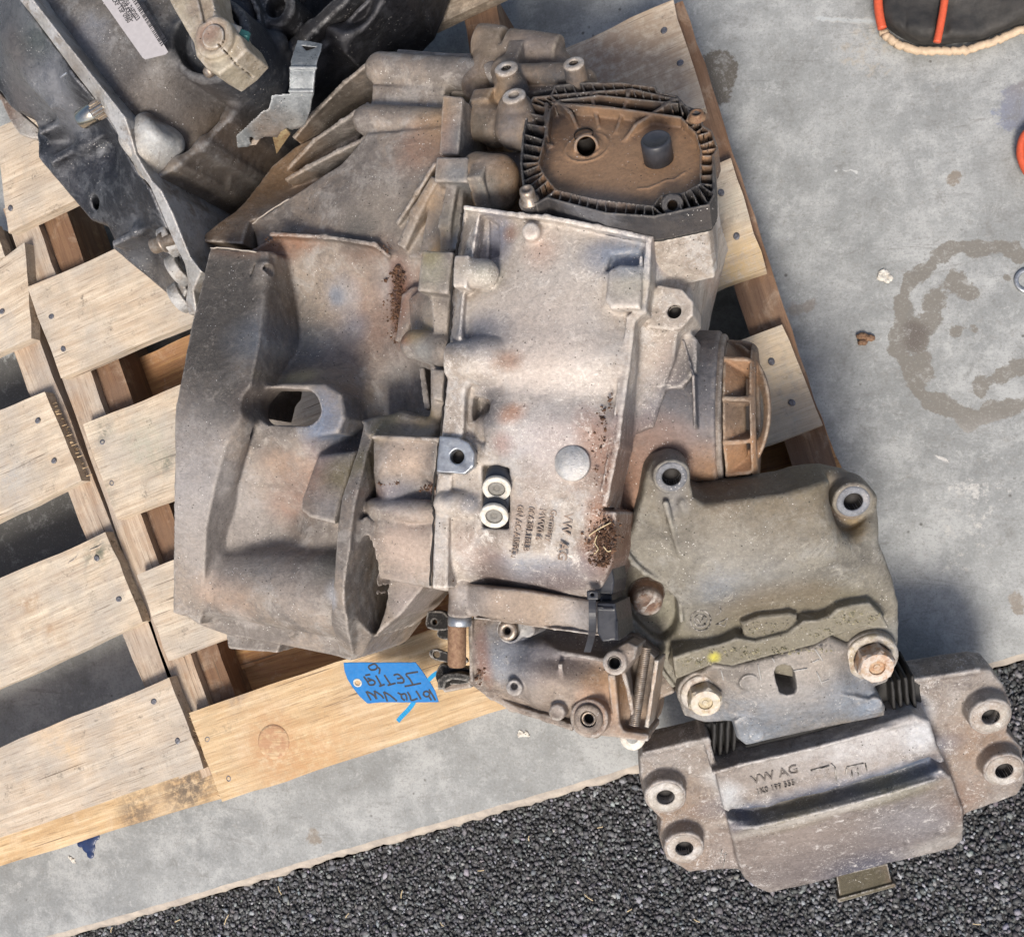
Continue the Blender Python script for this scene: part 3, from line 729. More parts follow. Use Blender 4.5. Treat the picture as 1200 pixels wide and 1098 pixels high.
# splinters on the torn ends
ps = []
for (xa, ya), (xb, yb), k in (((60, 470), (104, 560), 26), ((222, 838), (260, 938), 26), ((2, 345), (38, 398), 10)):
    for i in range(k):
        t = random.random(); x = xa+(xb-xa)*t; y = ya+(yb-ya)*t
        p = W(x, y, DZ-.002-random.random()*.010); l = .002+random.random()*.005
        sg = -1 if xa == 222 else 1
        ps.append(tube([p-np.array([sg*.002, 0, 0]), p+np.array([sg*l, l*.35, -.001*random.random()])], [.0007, .0002], 4))
me = mesh('splinters', *merge(ps), False); setcol(me, 'tint', np.zeros((len(me.vertices), 4)))
o = link('splinters', me, M_board_y, RP); o['kind'] = 'stuff'
ps = []
for x, y, dx, dy in ((330, 738, 3, -16), (336, 735, -4, -14), (105, 645, 26, -8), (80, 660, 18, -9)):
    p = W(x, y, DZ+.001); ps.append(tube([p, p+np.array([dx, -dy, 3])*.0005, p+np.array([dx*.8, -dy, 4])*.0009], [.0009, .0007, .0002], 5))
me = mesh('splinter', *merge(ps), False); setcol(me, 'tint', np.zeros((len(me.vertices), 4)))
link('loose_splinters', me, M_board, RP)['kind'] = 'stuff'

# ---------------------------------------------------------------- small things lying on the floor
q = W(1204, 329, .0); R0 = G.r(15, 1204, 329, 0)
tag(polyc(*lathe((q[0], q[1], .0005), (0, 0, 1), [(R0*.66, 0), (R0*.66, .0022), (R0*.72, .003), (R0*.96, .003), (R0, .0022), (R0, 0), (R0*.66, 0)], 40, False), 'steel_ring', M_zinc, None, True), 'plain bright metal ring lying on the concrete, cut by the right picture edge', 'ring')
def pebble(px, py, r, name, mat, label, cat, flat=.5, seed=1, n=3):
    g = np.random.default_rng(seed); s = Solid(G, .0008); q = W(px, py, 0); rm = G.r(r, px, py, 0)
    for k in range(n):
        o_ = g.uniform(-.55, .55, 2)*rm; s.add(Pell([q[0]+o_[0], q[1]+o_[1], rm*flat*.5], [rm*g.uniform(.5, .8), rm*g.uniform(.35, .6), rm*flat*.6]), rm*.15)
    V_, Q_ = s.build(.0012, 6); me_ = mesh(name, V_, Q_, False); setcol(me_, 'tint', np.zeros((len(V_), 4)))
    return tag(link(name, me_, mat), label, cat)
pebble(1016, 400, 10, 'clod', M_rust, 'small reddish brown clod of rust on the bare concrete', 'clod', .7, 5)
pebble(1037, 326, 9, 'paint_flake', M_white, 'crumpled white paint flake on the concrete left of the big oil stain', 'flake', .25, 8)
pebble(613, 861, 7, 'paint_flake', M_white, 'white chip on the concrete below the front end of the gearbox', 'flake', .15, 11)
pebble(85, 1006, 7, 'paint_flake', M_white, 'pale bluish fleck on the concrete beside the blue spot', 'flake', .15, 14)
s = Solid(G, .0007)
for x, y, r in ((104, 992, 9), (99, 986, 7), (108, 984, 6), (113, 980, 5), (106, 1001, 5), (94, 989, 4)):
    q = W(x, y, 0); s.add(Pell([q[0], q[1], 0], [G.r(r, x, y, 0), G.r(r, x, y, 0)*.9, .0016]), .002)
V_, Q_ = s.build(.0003); tag(link('blue_spot', mesh('blue_spot', V_, Q_), simple('dark_blue_paint', (.012, .03, .10), .35)), 'small dark blue blob of paint on the concrete in front of the left pallet', 'paint spot')
# black padded things at the top right
q = W(1120, 20, 0)
PAD = empty('black_pad', (q[0], q[1], 0), 'black padded fabric piece with orange piping and pale curled rim at top right', 'pad')
out = spline([W(x, y, 0)[:2] for x, y in ((1031, -60), (1031, 10), (1037, 33), (1050, 45), (1066, 53), (1085, 57), (1120, 54), (1150, 50), (1172, 42), (1196, 33), (1260, 25), (1300, -60))], 5)
def padtop(X, Y): return .030+.004*np.sin(X*60)+.003*np.sin(Y*90+X*40)
s = Solid(G, .002); s.add(Pprism(out, .0, .036, .012, 0, padtop), 0)
for x in (1062, 1139, 1158): s.sub(Pcap(W(x, -50, .034), W(x-2, 45, .031), .0022), .003)
s.sub(Pcap(W(1110, 5, .032), W(1102, 45, .032), .006), .006)
finish(s, 'padding', M_pad, PAD, None, .0012)
rmc = [W(x, y, .012) for x, y in ((1033, 36), (1040, 44), (1052, 52), (1066, 57), (1085, 60), (1110, 60), (1128, 60), (1150, 54), (1172, 46), (1196, 36), (1230, 30))]
rmc = spline(rmc, 6, False); g = np.random.default_rng(3)
polyc(*tube([p+g.normal(size=3)*.0006 for p in rmc], [.0042+.0008*g.random() for _ in rmc], 8), 'curled_rim', M_cream, PAD, True)
polyc(*tube(list(spline([W(x, y, .022) for x, y in ((1029, -50), (1029, 0), (1031, 20), (1034, 34))], 5, False)), .005, 8), 'piping', M_orange, PAD, True)
polyc(*tube(list(spline([W(x, y, .036) for x, y in ((1112, -50), (1107, 0), (1102, 30), (1098, 50))], 8, False)), .0042, 8), 'piping', M_orange, PAD, True)
q = W(1205, 180, 0)
P2 = empty('black_pad', (q[0], q[1], 0), 'second black pad with orange piping, barely in view at the right picture edge', 'pad')
s = Solid(G, .002); s.add(Pprism(spline([W(x, y, 0)[:2] for x, y in ((1260, 140), (1215, 150), (1199, 168), (1200, 190), (1212, 215), (1260, 230))], 5), 0, .025, .008), 0); finish(s, 'padding', M_pad, P2, None, .001)
polyc(*tube(list(spline([W(x, y, .015) for x, y in ((1215, 145), (1200, 160), (1196, 178), (1199, 192), (1206, 206))], 5, False)), .0045, 8), 'piping', M_orange, P2, True)
# ---------------------------------------------------------------- the main gearbox
c0 = W(520, 470, DZ)
GB = empty('gearbox', (c0[0], c0[1], DZ), 'large dusty rust-stained aluminium gearbox lying in the middle of the pallet', 'gearbox')
RUST = (.22, .12, .075); DUST = (.30, .19, .11); DARK = (.075, .065, .058); BLU = (.15, .17, .21); PALE = (.45, .41, .37); OLV = (.20, .17, .11); GRY = (.24, .235, .225)
BASE = DZ+.001
# --- bell housing
b = Solid(G, .0016)
STRIP = [(246, 290), (302, 295), (311, 312), (304, 400), (294, 450), (281, 490), (264, 522), (254, 560), (242, 620), (238, 700), (234, 733), (222, 724), (202, 718), (203, 620), (205, 479), (225, 378)]
stop = [(248, 292, .326), (302, 296, .322), (222, 380, .356), (300, 380, .350), (204, 480, .386), (275, 485, .382), (203, 600, .372), (248, 600, .368), (203, 716, .330), (236, 728, .324)]
CONE = [(280, 300), (330, 272), (440, 283), (470, 300), (500, 300), (530, 300), (522, 440), (512, 520), (505, 690), (440, 700), (410, 775), (396, 770), (332, 756), (264, 744), (232, 732), (215, 720), (230, 600), (262, 400)]
ctop = [(300, 300, .296), (270, 400, .300), (330, 300, .292), (400, 300, .296), (470, 305, .304), (330, 350, .276), (400, 350, .278), (455, 350, .285), (310, 390, .276), (330, 405, .274), (400, 405, .278), (460, 420, .284), (500, 440, .286),
       (318, 440, .312), (385, 444, .312), (425, 455, .292), (290, 470, .335), (340, 458, .332), (340, 480, .347), (385, 482, .342), (418, 490, .302), (440, 470, .284), (500, 490, .300), (310, 520, .346), (375, 525, .338), (290, 560, .338), (365, 565, .330),
       (270, 600, .322), (350, 612, .310), (262, 630, .322), (360, 632, .322), (262, 655, .312), (370, 656, .312), (250, 700, .308), (375, 705, .310), (250, 728, .300), (320, 745, .290), (390, 762, .286)]
b.prism(CONE, .40, .13, r=.004, top=ctop)
b.prism(STRIP, .41, .13, r=.0022, k=.004, top=stop)
b.prism([(300, 455), (330, 449), (380, 449), (400, 462), (404, 490), (396, 508), (360, 514), (310, 512), (290, 500), (288, 470)], .350, .25, r=.006, k=.012)
lower = lambda L, d: [(x, y, z-d) for x, y, z in L]
b.prism([(120, 300), (300, 308), (330, 292), (420, 300), (440, 330), (430, 480), (400, 530), (350, 590), (330, 700), (300, 735), (240, 722), (120, 700)], .40, .05, r=.003, k=.004, top=lower(ctop, .013), sub=True, zs=.30)
# lip over the rusty panel
b.rib([(318, 274, .308), (380, 277, .310), (438, 286, .312), (455, 300, .308)], .24, 5, .006)
b.prism([(302, 300), (322, 300), (318, 345), (300, 352)], .318, .22, r=.004, k=.010)
b.cap((309, 318, .328), (306, 330, .328), 11, k=.008)
b.cyl((297, 318, .325), (330, 316, .330), 9, k=.001, sub=True)
# lower bolt boss and bore
b.cap((278, 500, .368), (262, 560, .355), 17, 14, k=.016)
b.cyl((268, 508, .352), (305, 506, .360), 7.5, k=.001, sub=True)
# window
q = []
for k in range(20):
    a = 2*math.pi*k/20; q.append((341+(17 if math.cos(a) > 0 else -17)+21*math.cos(a), 478+22.5*math.sin(a)+3*math.cos(a)))
b.prism(q, .39, .12, r=.0005, k=.003, sub=True, zs=.345)
# starter bulge
b.cap((262, 680, .300), (392, 694, .312), 41, 52, k=.012)
b.rib([(235, 706, .322), (262, 705, .326), (300, 712, .324), (322, 722, .318), (340, 742, .300)], .22, 7, .010)
b.rib([(310, 300, .325), (303, 400, .345), (290, 450, .362), (276, 480, .372)], .26, 8, .012)
# lug left of the starter flange
b.prism([(372, 533), (416, 528), (400, 584), (397, 614), (366, 607), (354, 599), (352, 586)], .362, .25, r=.006, k=.010, top=[(375, 535, .345), (412, 535, .350), (356, 595, .366), (396, 605, .368)])
# arm above, lobe
b.prism([(422, 493), (440, 488), (470, 484), (505, 492), (512, 514), (436, 512)], .352, .26, r=.005, k=.008, top=[(425, 495, .345), (470, 490, .348), (510, 500, .352), (436, 511, .366), (510, 513, .372)])
b.cap((474, 494, .345), (508, 502, .352), 12, 10, k=.010)
# starter flange disc facing right
zt = .392
b.prism([(427, 493), (438, 508), (430, 530), (416, 590), (412, 625), (410, 680), (407, 728), (412, 772), (396, 769), (387, 728), (391, 680), (396, 614), (400, 584), (418, 531)], zt, .19, r=.002, k=.004, top=[(430, 500, .352), (424, 540, .372), (404, 600, .390), (400, 680, .392), (398, 730, .372), (404, 768, .305)])
# body to the right of it
b.prism([(437, 509), (513, 513), (510, 560), (505, 690), (437, 676), (440, 600), (438, 560)], .38, .22, r=.003, k=.004,
        top=[(440, 512, .372), (510, 516, .378), (440, 540, .376), (510, 545, .380), (440, 560, .374), (508, 565, .376), (440, 575, .352), (507, 582, .354), (440, 600, .366), (506, 602, .368), (440, 640, .366), (505, 640, .370), (440, 675, .356), (504, 685, .358)])
b.cap((440, 597, .362), (512, 600, .366), 14, k=.004)
b.rib([(437, 512, .377), (511, 515, .381)], .30, 5, .003)
b.prism([(437, 670), (503, 680), (470, 720), (437, 748)], .33, .22, r=.003, k=.006)
b.prism([(408, 618), (428, 604), (443, 616), (444, 680), (438, 740), (424, 768), (412, 774), (402, 740), (404, 680)], .392, .19, r=.002, k=.003, top=[(410, 620, .388), (408, 700, .386), (440, 630, .366), (440, 700, .358), (412, 765, .318), (430, 750, .325)])
b.prism([(430, 626), (436, 642), (438, 670), (433, 710), (425, 738), (417, 750), (413, 738), (413, 712), (416, 680), (422, 648)], .40, .09, r=0, k=.001, sub=True, sm=4, zs=.370)
b.cyl((380, 588, .345), (445, 590, .345), 7, k=.001, sub=True)
b.cyl((380, 752, .270), (445, 752, .270), 6, k=.001, sub=True)
# foot at the bottom edge, tail
b.prism([(264, 740), (330, 750), (325, 765), (268, 760)], .262, .19, r=.002, k=.004)
# --- upper shoulder of the bell
top2 = [(300, 262, .270), (340, 235, .272), (400, 240, .298), (470, 250, .302), (400, 200, .285), (440, 200, .300), (500, 200, .304), (440, 165, .294), (500, 170, .300), (440, 284, .300), (520, 260, .318), (470, 285, .304)]
b.prism([(296, 262), (338, 233), (400, 192), (430, 158), (520, 150), (530, 180), (535, 310), (470, 300), (440, 285), (330, 272), (302, 296)], .31, .14, r=.003, k=.006, top=top2)
b.cap((432, 141, .278), (520, 146, .282), 18, k=.010)                 # lower ridge
b.prism([(436, 100), (520, 105), (520, 150), (432, 150)], .272, .18, r=.004, k=.010)
b.cap((447, 81, .262), (575, 90, .268), 19, k=.010)                  # upper ridge
b.prism([(442, 60), (560, 62), (560, 110), (438, 110)], .252, .17, r=.004, k=.006)
b.prism([(465, 57), (562, 65), (560, 80), (462, 74)], .240, .16, r=.004, k=.004)
for seg in ([(438, 68, .262), (404, 96, .246), (366, 134, .232), (345, 160, .222)], [(430, 122, .270), (400, 142, .258), (368, 164, .246), (338, 196, .234)], [(426, 163, .278), (398, 176, .270), (360, 196, .258), (336, 210, .25)]):
    b.rib(seg, .15, 5, .004)
b.prism([(246, 290), (300, 262), (400, 190), (385, 176), (335, 200)], .170, .13, r=.003, k=.006)
b.prism([(246, 290), (318, 195), (345, 172), (392, 150), (430, 140), (400, 200), (338, 236), (300, 264), (302, 295)], .262, .15, r=.003, k=.006, top=[(250, 288, .295), (300, 270, .285), (330, 215, .225), (392, 170, .215), (425, 150, .22)])
# lugs along the joint, bell side
b.prism([(518, 110), (543, 113), (537, 182), (514, 181)], .345, .22, r=.003, k=.002)
b.prism([(511, 184), (549, 184), (548, 214), (508, 213)], .362, .24, r=.003, k=.002)
b.prism([(505, 213), (545, 213), (541, 296), (520, 300), (490, 300), (500, 250)], .336, .24, r=.004, k=.006, top=[(508, 215, .338), (543, 215, .342), (538, 290, .350), (500, 290, .330), (505, 250, .330)])
b.rib([(509, 192, .338), (488, 226, .326), (466, 260, .310)], .27, 5, .006)
b.rib([(506, 214, .342), (487, 248, .332), (472, 284, .318)], .27, 13, .006, .004)
b.rib([(528, 222, .352), (521, 260, .350), (522, 292, .348)], .28, 14, .006, .003)
b.prism([(494, 293), (531, 295), (525, 345), (488, 341)], .386, .26, r=.003, k=.002)
b.prism([(490, 340), (528, 342), (524, 402), (500, 400), (480, 395), (478, 350)], .350, .26, r=.005, k=.008, top=[(482, 345, .325), (478, 390, .320), (505, 350, .352), (525, 350, .364), (500, 395, .346), (524, 400, .362)])
b.prism([(503, 345), (528, 345), (523, 400), (509, 402)], .366, .26, r=.004, k=.004)
b.cap((487, 404, .350), (518, 410, .358), 18, 20, k=.003)
b.prism([(503, 425), (523, 425), (519, 476), (512, 512), (500, 510), (504, 478)], .354, .26, r=.005, k=.006)
b.rib([(494, 434, .328), (500, 476, .335)], .26, 7, .003)
b.prism([(505, 432), (521, 433), (518, 470), (507, 468)], .366, .26, r=.003, k=.002)
b.prism([(482, 335), (500, 335), (498, 350), (470, 400), (462, 400), (470, 345)], .312, .25, r=.005, k=.006)
bl = [(250, 380, 70, (.085, .075, .066), .85, .35, (1.5, 95)), (235, 330, 45, (.09, .08, .07), .7), (260, 470, 30, (.10, .09, .08), .5),
      (240, 580, 55, (.27, .255, .25), .7, .36, (1.5, 90)), (235, 640, 50, (.28, .25, .225), .6), (215, 700, 22, (.32, .23, .17), .5),
      (390, 350, 60, (.26, .175, .135), .6), (450, 320, 30, (.27, .18, .135), .6), (330, 285, 16, RUST, .7, .30, (3.4, 4)), (430, 290, 14, RUST, .7, .3, (2, 5)), (345, 320, 22, (.26, .27, .29), .6), (338, 322, 9, BLU, .8), (420, 310, 24, (.30, .29, .29), .5), (360, 360, 18, BLU, .5), (360, 405, 26, (.15, .17, .20), .6, .29, (1.8, 0)), (420, 430, 30, (.23, .22, .21), .5),  # slate band low on the panel: shade of the rising slope, painted in
      (466, 345, 13, (.15, .07, .045), 1, .30, (3.2, 88)), (463, 390, 10, RUST, .9), (345, 440, 9, (.40, .34, .22), .9, .33, (2.2, 8)), (290, 465, 22, (.11, .09, .08), .6), (390, 500, 26, (.13, .16, .22), .75, .33, (1.6, 100)), (400, 470, 20, BLU, .5), (300, 540, 22, (.31, .22, .16), .6), (345, 560, 34, (.28, .185, .14), .6), (300, 590, 26, (.26, .16, .12), .5), (290, 660, 30, (.25, .24, .23), .5), (360, 665, 20, (.15, .16, .15), .5), (250, 712, 26, (.33, .235, .17), .5), (330, 700, 40, (.29, .25, .22), .5), (240, 735, 16, (.42, .40, .38), .4),  # bluish spots right of the window are shade painted into the tint
      (385, 555, 22, OLV, .8), (375, 595, 20, (.30, .27, .25), .6), (415, 540, 16, OLV, .7), (440, 495, 22, OLV, .8), (485, 490, 16, (.26, .20, .11), .7),
      (470, 535, 34, (.34, .265, .21), .7), (450, 578, 8, RUST, .6, .36, (3, 5)), (500, 575, 9, (.24, .11, .07), .9), (470, 580, 16, BLU, .6, .36, (2, 3)), (470, 640, 40, (.38, .30, .25), .75), (500, 640, 30, (.38, .31, .26), .6), (455, 720, 22, (.30, .26, .24), .6), (450, 700, 24, (.3, .26, .24), .5), (425, 690, 14, (.36, .38, .42), .8, .3),
      (400, 220, 50, (.19, .165, .14), .6), (455, 245, 34, (.22, .19, .16), .4), (375, 250, 24, (.085, .08, .075), .75), (480, 210, 30, (.27, .19, .12), .6), (500, 280, 20, (.42, .28, .15), .8), (480, 300, 16, (.38, .25, .15), .6), (480, 85, 40, (.27, .24, .20), .5), (480, 115, 34, (.30, .195, .11), .8), (450, 140, 30, (.25, .165, .125), .7), (500, 150, 30, (.25, .165, .125), .6), (530, 145, 22, (.13, .135, .14), .85), (528, 198, 18, (.17, .17, .17), .8), (515, 250, 24, (.16, .15, .13), .6), (525, 275, 16, (.24, .26, .28), .7), (508, 318, 20, (.28, .26, .20), .7), (505, 300, 12, (.20, .18, .11), .8), (490, 360, 18, (.34, .29, .24), .7), (480, 385, 14, (.36, .27, .15), .7), (488, 408, 14, (.22, .22, .21), .7), (512, 375, 18, (.38, .33, .28), .7), (512, 460, 18, (.34, .31, .28), .7), (270, 250, 60, (.20, .125, .07), .8, .22), (330, 190, 50, (.22, .14, .08), .8, .22), (390, 120, 40, (.10, .085, .07), .7, .22)]
finish(b, 'bell_housing', M_bell, GB, bl)
for q in ([(247, 290, .3275), (272, 292, .3265), (301, 295, .3235)], [(296, 262, .288), (318, 246, .283), (340, 232, .279)]):
    p_ = spline([W(*x) for x in q], 5, False); gg = np.random.default_rng(8); link('worn_edge', mesh('worn_edge', *tube([x+gg.normal(size=3)*.0003 for x in p_], [.0006+.0004*gg.random() for _ in p_], 5)), M_edge, GB)
# --- main case
M_diff = cast('aluminium_diff', (.155, .128, .115), (.105, .09, .088), (.19, .16, .145), .2, .6, .25, 1, (.40, .36, .33))  # darker grey alloy of the differential housing
m = Solid(G, .0016)
LEFT = [(544, 241), (541, 252), (538, 278), (533, 310), (529, 345), (529, 376), (525, 402), (524, 438), (520, 473), (516, 511), (512, 553), (508, 589), (509, 607), (505, 690)]
RIGHT = [(521, 693), (560, 694), (600, 700), (694, 714), (719, 655), (722, 600), (705, 598), (711, 557), (722, 521), (741, 374), (755, 366), (757, 340), (764, 277), (700, 262), (640, 252), (611, 251), (600, 248)]
top = [(550, 245, .374), (605, 255, .384), (700, 265, .388), (760, 280, .386), (560, 262, .366), (580, 290, .372), (640, 300, .392), (700, 300, .396), (745, 290, .388), (560, 350, .384), (620, 360, .398), (700, 360, .400), (738, 370, .392),
       (560, 420, .388), (640, 425, .402), (700, 430, .402), (560, 440, .386), (650, 445, .398), (710, 450, .394), (600, 500, .402), (680, 500, .402), (715, 520, .394), (620, 540, .400), (700, 560, .398), (540, 580, .384), (620, 600, .398), (700, 600, .396), (540, 640, .380), (620, 640, .394), (700, 640, .390), (530, 670, .372), (600, 662, .386), (690, 670, .384), (560, 684, .350), (620, 690, .345), (690, 705, .345), (525, 690, .352)]
m.prism(LEFT+RIGHT, .41, .14, r=.004, top=top)
m.prism([(548, 258), (562, 256), (560, 300), (552, 300)], .368, .358, r=.002, k=.003, sub=True)
# flange strip right of the joint
m.prism([(545, 246), (562, 250), (556, 300), (552, 340), (546, 345), (545, 400), (529, 400), (531, 345), (536, 300)], .385, .26, r=.003, k=.003, top=[(553, 250, .372), (545, 300, .378), (540, 340, .392), (537, 395, .394)])
m.prism([(524, 442), (545, 443), (543, 500), (540, 515), (517, 512), (521, 475)], .398, .26, r=.003, k=.003)
m.prism([(513, 553), (530, 556), (526, 600), (524, 690), (506, 690), (509, 607), (509, 589)], .388, .26, r=.0025, k=.002)
m.prism([(571, 255), (582, 262), (585, 300), (571, 302)], .374, .362, r=.003, k=.004, sub=True)
# bosses
m.prism([(532, 299), (550, 299), (547, 338), (530, 336)], .402, .26, r=.003, k=.002)
m.cap((552, 320, .390), (568, 321, .390), 17.5, k=.003)
m.cyl((526, 423, .392), (586, 424, .394), 21.5, rd=.002, k=.003)
m.prism([(549, 444), (586, 444), (592, 505), (560, 515), (547, 505)], .384, .26, r=.005, k=.008)
m.prism([(552, 462), (586, 462), (588, 510), (572, 530), (550, 512)], .390, .366, r=.006, k=.004, sub=True)
m.vcyl(568, 503, .388, .28, 16, rd=.008, k=.008)
m.prism([(574, 492), (586, 492), (584, 528), (571, 528)], .396, .3, r=.002, k=.004)
m.cap((522, 590, .384), (549, 592, .386), 15, k=.004)
m.prism([(512, 512), (545, 512), (545, 556), (510, 554)], .380, .26, r=.004, k=.006)
m.cap((548, 545, .374), (572, 540, .384), 17, 15, k=.010)
m.cap((562, 560, .378), (568, 608, .376), 14, k=.012)
m.prism([(566, 545), (598, 548), (598, 620), (564, 618)], .392, .376, r=.005, k=.004, sub=True)
# round sender pad, raised ribs
m.cyl((560, 423, .388), (735, 432, .384), 20, rd=.01, k=.03)
m.cap((600, 492, .390), (700, 500, .388), 18, k=.03)
m.vcyl(671, 543, .404, .36, 19, rd=.001, k=.006)
m.prism([(713, 316), (728, 306), (752, 308), (750, 362), (716, 362), (709, 352)], .412, .35, r=.006, k=.006, top=[(716, 320, .405), (750, 318, .408), (715, 355, .414), (748, 358, .412)])
m.prism([(708, 318), (715, 298), (750, 294), (752, 313), (728, 311)], .398, .386, r=.003, k=.005, sub=True)
m.vcyl(621, 270, .402, .33, 11, rd=.004, k=.008)
m.rib([(545, 243, .392), (611, 252, .398), (640, 254, .402), (700, 266, .404), (762, 279, .402)], .34, 6, .004)
m.rib([(760, 280, .404), (757, 330, .402), (753, 364, .402), (741, 374, .402), (734, 430, .402), (722, 521, .402), (708, 590, .398)], .33, 7, .003, .002)
m.rib([(751, 300, .403), (749, 360, .402), (736, 372, .402), (728, 430, .402), (716, 521, .401), (705, 575, .399)], .37, 3, .002)
# right side: wall below the cover, ear, differential case
m.prism([(764, 276), (800, 262), (838, 236), (833, 250), (815, 330), (808, 372), (757, 366)], .36, .17, r=.004, k=.004, top=[(766, 280, .374), (830, 245, .350), (765, 345, .366), (805, 345, .335)])
m.prism([(770, 334), (799, 339), (812, 353), (812, 369), (799, 384), (784, 387), (758, 383), (764, 348)], .372, .30, r=.002, k=.002)
m.vcyl(790, 365, .39, .25, 8.5, k=.001, sub=True, zs=.372)
m.prism([(757, 384), (797, 387), (790, 420), (784, 440), (765, 500), (735, 510), (735, 430)], .355, .22, r=.004, k=.008, top=[(760, 388, .368), (794, 390, .366), (745, 430, .362), (784, 435, .345), (740, 500, .340), (765, 495, .330)])
m.prism([(796, 384), (803, 384), (817, 398), (816, 434), (799, 455), (782, 455), (788, 425)], .335, .22, r=.004, k=.006)
dh = Solid(G, .0018); dh.cyl((725, 480, .250), (846, 480, .250), 92, rd=.004, k=.010)
dh.cyl((690, 560, .262), (800, 560, .250), 58, rd=.01, k=.016); dh.prism([(715, 610), (760, 610), (760, 690), (715, 690)], .235, .14, r=.004); dh.rib([(800, 398, .338), (812, 440, .345), (814, 500, .345)], .28, 3, .002)
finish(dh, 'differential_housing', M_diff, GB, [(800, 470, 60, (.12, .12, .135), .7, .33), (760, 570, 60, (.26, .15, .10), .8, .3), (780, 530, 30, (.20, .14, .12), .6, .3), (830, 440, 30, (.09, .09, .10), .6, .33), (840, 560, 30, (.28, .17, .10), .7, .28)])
m.prism([(704, 598), (722, 598), (724, 640), (719, 655)], .36, .20, r=.003, k=.006)
bl = [(640, 340, 90, (.47, .42, .37), .7), (660, 460, 80, (.50, .45, .41), .6), (620, 400, 60, (.46, .36, .30), .25), (740, 330, 22, (.40, .37, .30), .6), (728, 300, 22, (.16, .20, .27), .8, .40, (1.7, -8)), (750, 255, 26, (.2, .24, .3), .3), (578, 280, 20, (.17, .18, .23), .8, .38, (1.5, 80)), (590, 266, 9, RUST, .6), (630, 290, 20, (.42, .27, .20), .4), (567, 318, 15, (.30, .29, .24), .6), (545, 315, 14, (.28, .26, .22), .5),  # dark blue above the right boss: shade on its upper slope, painted
      (560, 392, 22, (.15, .16, .19), .7, .39, (1.6, 0)), (598, 424, 10, RUST, .65, .4, (1.6, 5)), (602, 486, 10, (.38, .19, .10), .8, .4, (1.6, 15)), (570, 470, 22, (.10, .095, .10), .7), (568, 490, 16, (.12, .11, .11), .6), (590, 520, 12, (.26, .13, .08), .7, .4, (1, 0)), (650, 520, 34, (.33, .34, .37), .55, .4, (2, 0)), (700, 520, 16, (.25, .13, .09), .75, .4, (2.2, 110)), (672, 512, 26, (.38, .27, .21), .35, .4, (2, 0)), (640, 560, 30, (.44, .35, .29), .35), (710, 638, 26, (.19, .095, .055), 1), (702, 652, 26, (.19, .10, .06), .95), (700, 600, 16, (.3, .16, .1), .6), (600, 600, 34, (.42, .34, .29), .5), (570, 660, 20, (.22, .13, .09), .7), (590, 668, 20, (.24, .25, .28), .5, .38, (2.2, 5)), (640, 672, 22, (.25, .27, .31), .6, .38, (2.6, 8)), (560, 680, 26, (.14, .10, .08), .7), (650, 685, 20, (.16, .12, .11), .7, .36, (3, 9)),
      (535, 640, 24, (.40, .31, .26), .5), (550, 590, 14, (.16, .17, .20), .6), (520, 580, 10, BLU, .5),
      (800, 290, 26, (.50, .34, .25), .6, .36), (780, 420, 30, (.38, .31, .26), .7), (805, 410, 20, (.22, .21, .20), .7), (790, 460, 20, (.25, .22, .20), .6), (800, 500, 50, (.10, .11, .14), .85, .33), (830, 440, 40, (.075, .075, .085), .8, .33), (770, 520, 36, (.17, .13, .125), .7, .33), (760, 565, 50, (.20, .12, .085), .85, .3), (825, 530, 30, (.22, .13, .08), .7, .3)]  # peach spot on the wall below the cover is painted light
finish(m, 'main_case', M_case, GB, bl)
# crumbs of rusty dirt lodged in the corners
def crumbs(spots, seed, parent, name='dirt', size=1.0, fr=G, mat=None):
    g = np.random.default_rng(seed); Vs = []; Fs = []; n = 0
    for px, py, rx, ry, z, cnt in spots:
        for i in range(int(cnt)):
            a = g.uniform(0, 6.28); q = math.sqrt(g.random())
            p = fr.p(px+rx*q*math.cos(a), py+ry*q*math.sin(a), z+g.uniform(-.001, .0016)); s_ = .0012*size*np.exp(g.normal()*.5)
            v = np.array([(1, 0, 0), (-1, 0, 0), (0, 1, 0), (0, -1, 0), (0, 0, 1), (0, 0, -1)])*s_*g.uniform(.5, 1.4, (6, 1))
            th = g.uniform(0, 3); R = np.array([[math.cos(th), math.sin(th), 0], [-math.sin(th), math.cos(th), 0], [0, 0, 1]])
            Vs.append(v@R+p); Fs += [tuple(k+n for k in f) for f in ((0, 2, 4), (2, 1, 4), (1, 3, 4), (3, 0, 4), (2, 0, 5), (1, 2, 5), (3, 1, 5), (0, 3, 5))]; n += 6
    o = link(name, mesh(name, np.concatenate(Vs), Fs, False), mat or M_dirt, parent, fr.mat() if fr is not G else None); o['kind'] = 'stuff'; return o
crumbs([(710, 632, 13, 26, .393, 420), (703, 655, 15, 9, .388, 200), (466, 325, 7, 14, .304, 160), (466, 360, 8, 27, .296, 260), (463, 395, 5, 8, .298, 30), (502, 573, 10, 5, .372, 50), (455, 566, 14, 3, .372, 30), (705, 500, 5, 22, .403, 80), (715, 470, 3, 12, .403, 20), (706, 630, 24, 40, .396, 130), (460, 350, 16, 45, .296, 90), (700, 520, 14, 50, .403, 60), (592, 510, 4, 20, .396, 40), (580, 468, 9, 4, .392, 30), (528, 672, 4, 16, .372, 50), (320, 284, 12, 7, .302, 26), (450, 290, 10, 6, .310, 26), (568, 760, 3, 30, .304, 70), (562, 790, 4, 12, .304, 30)], 5, GB, size=.62)
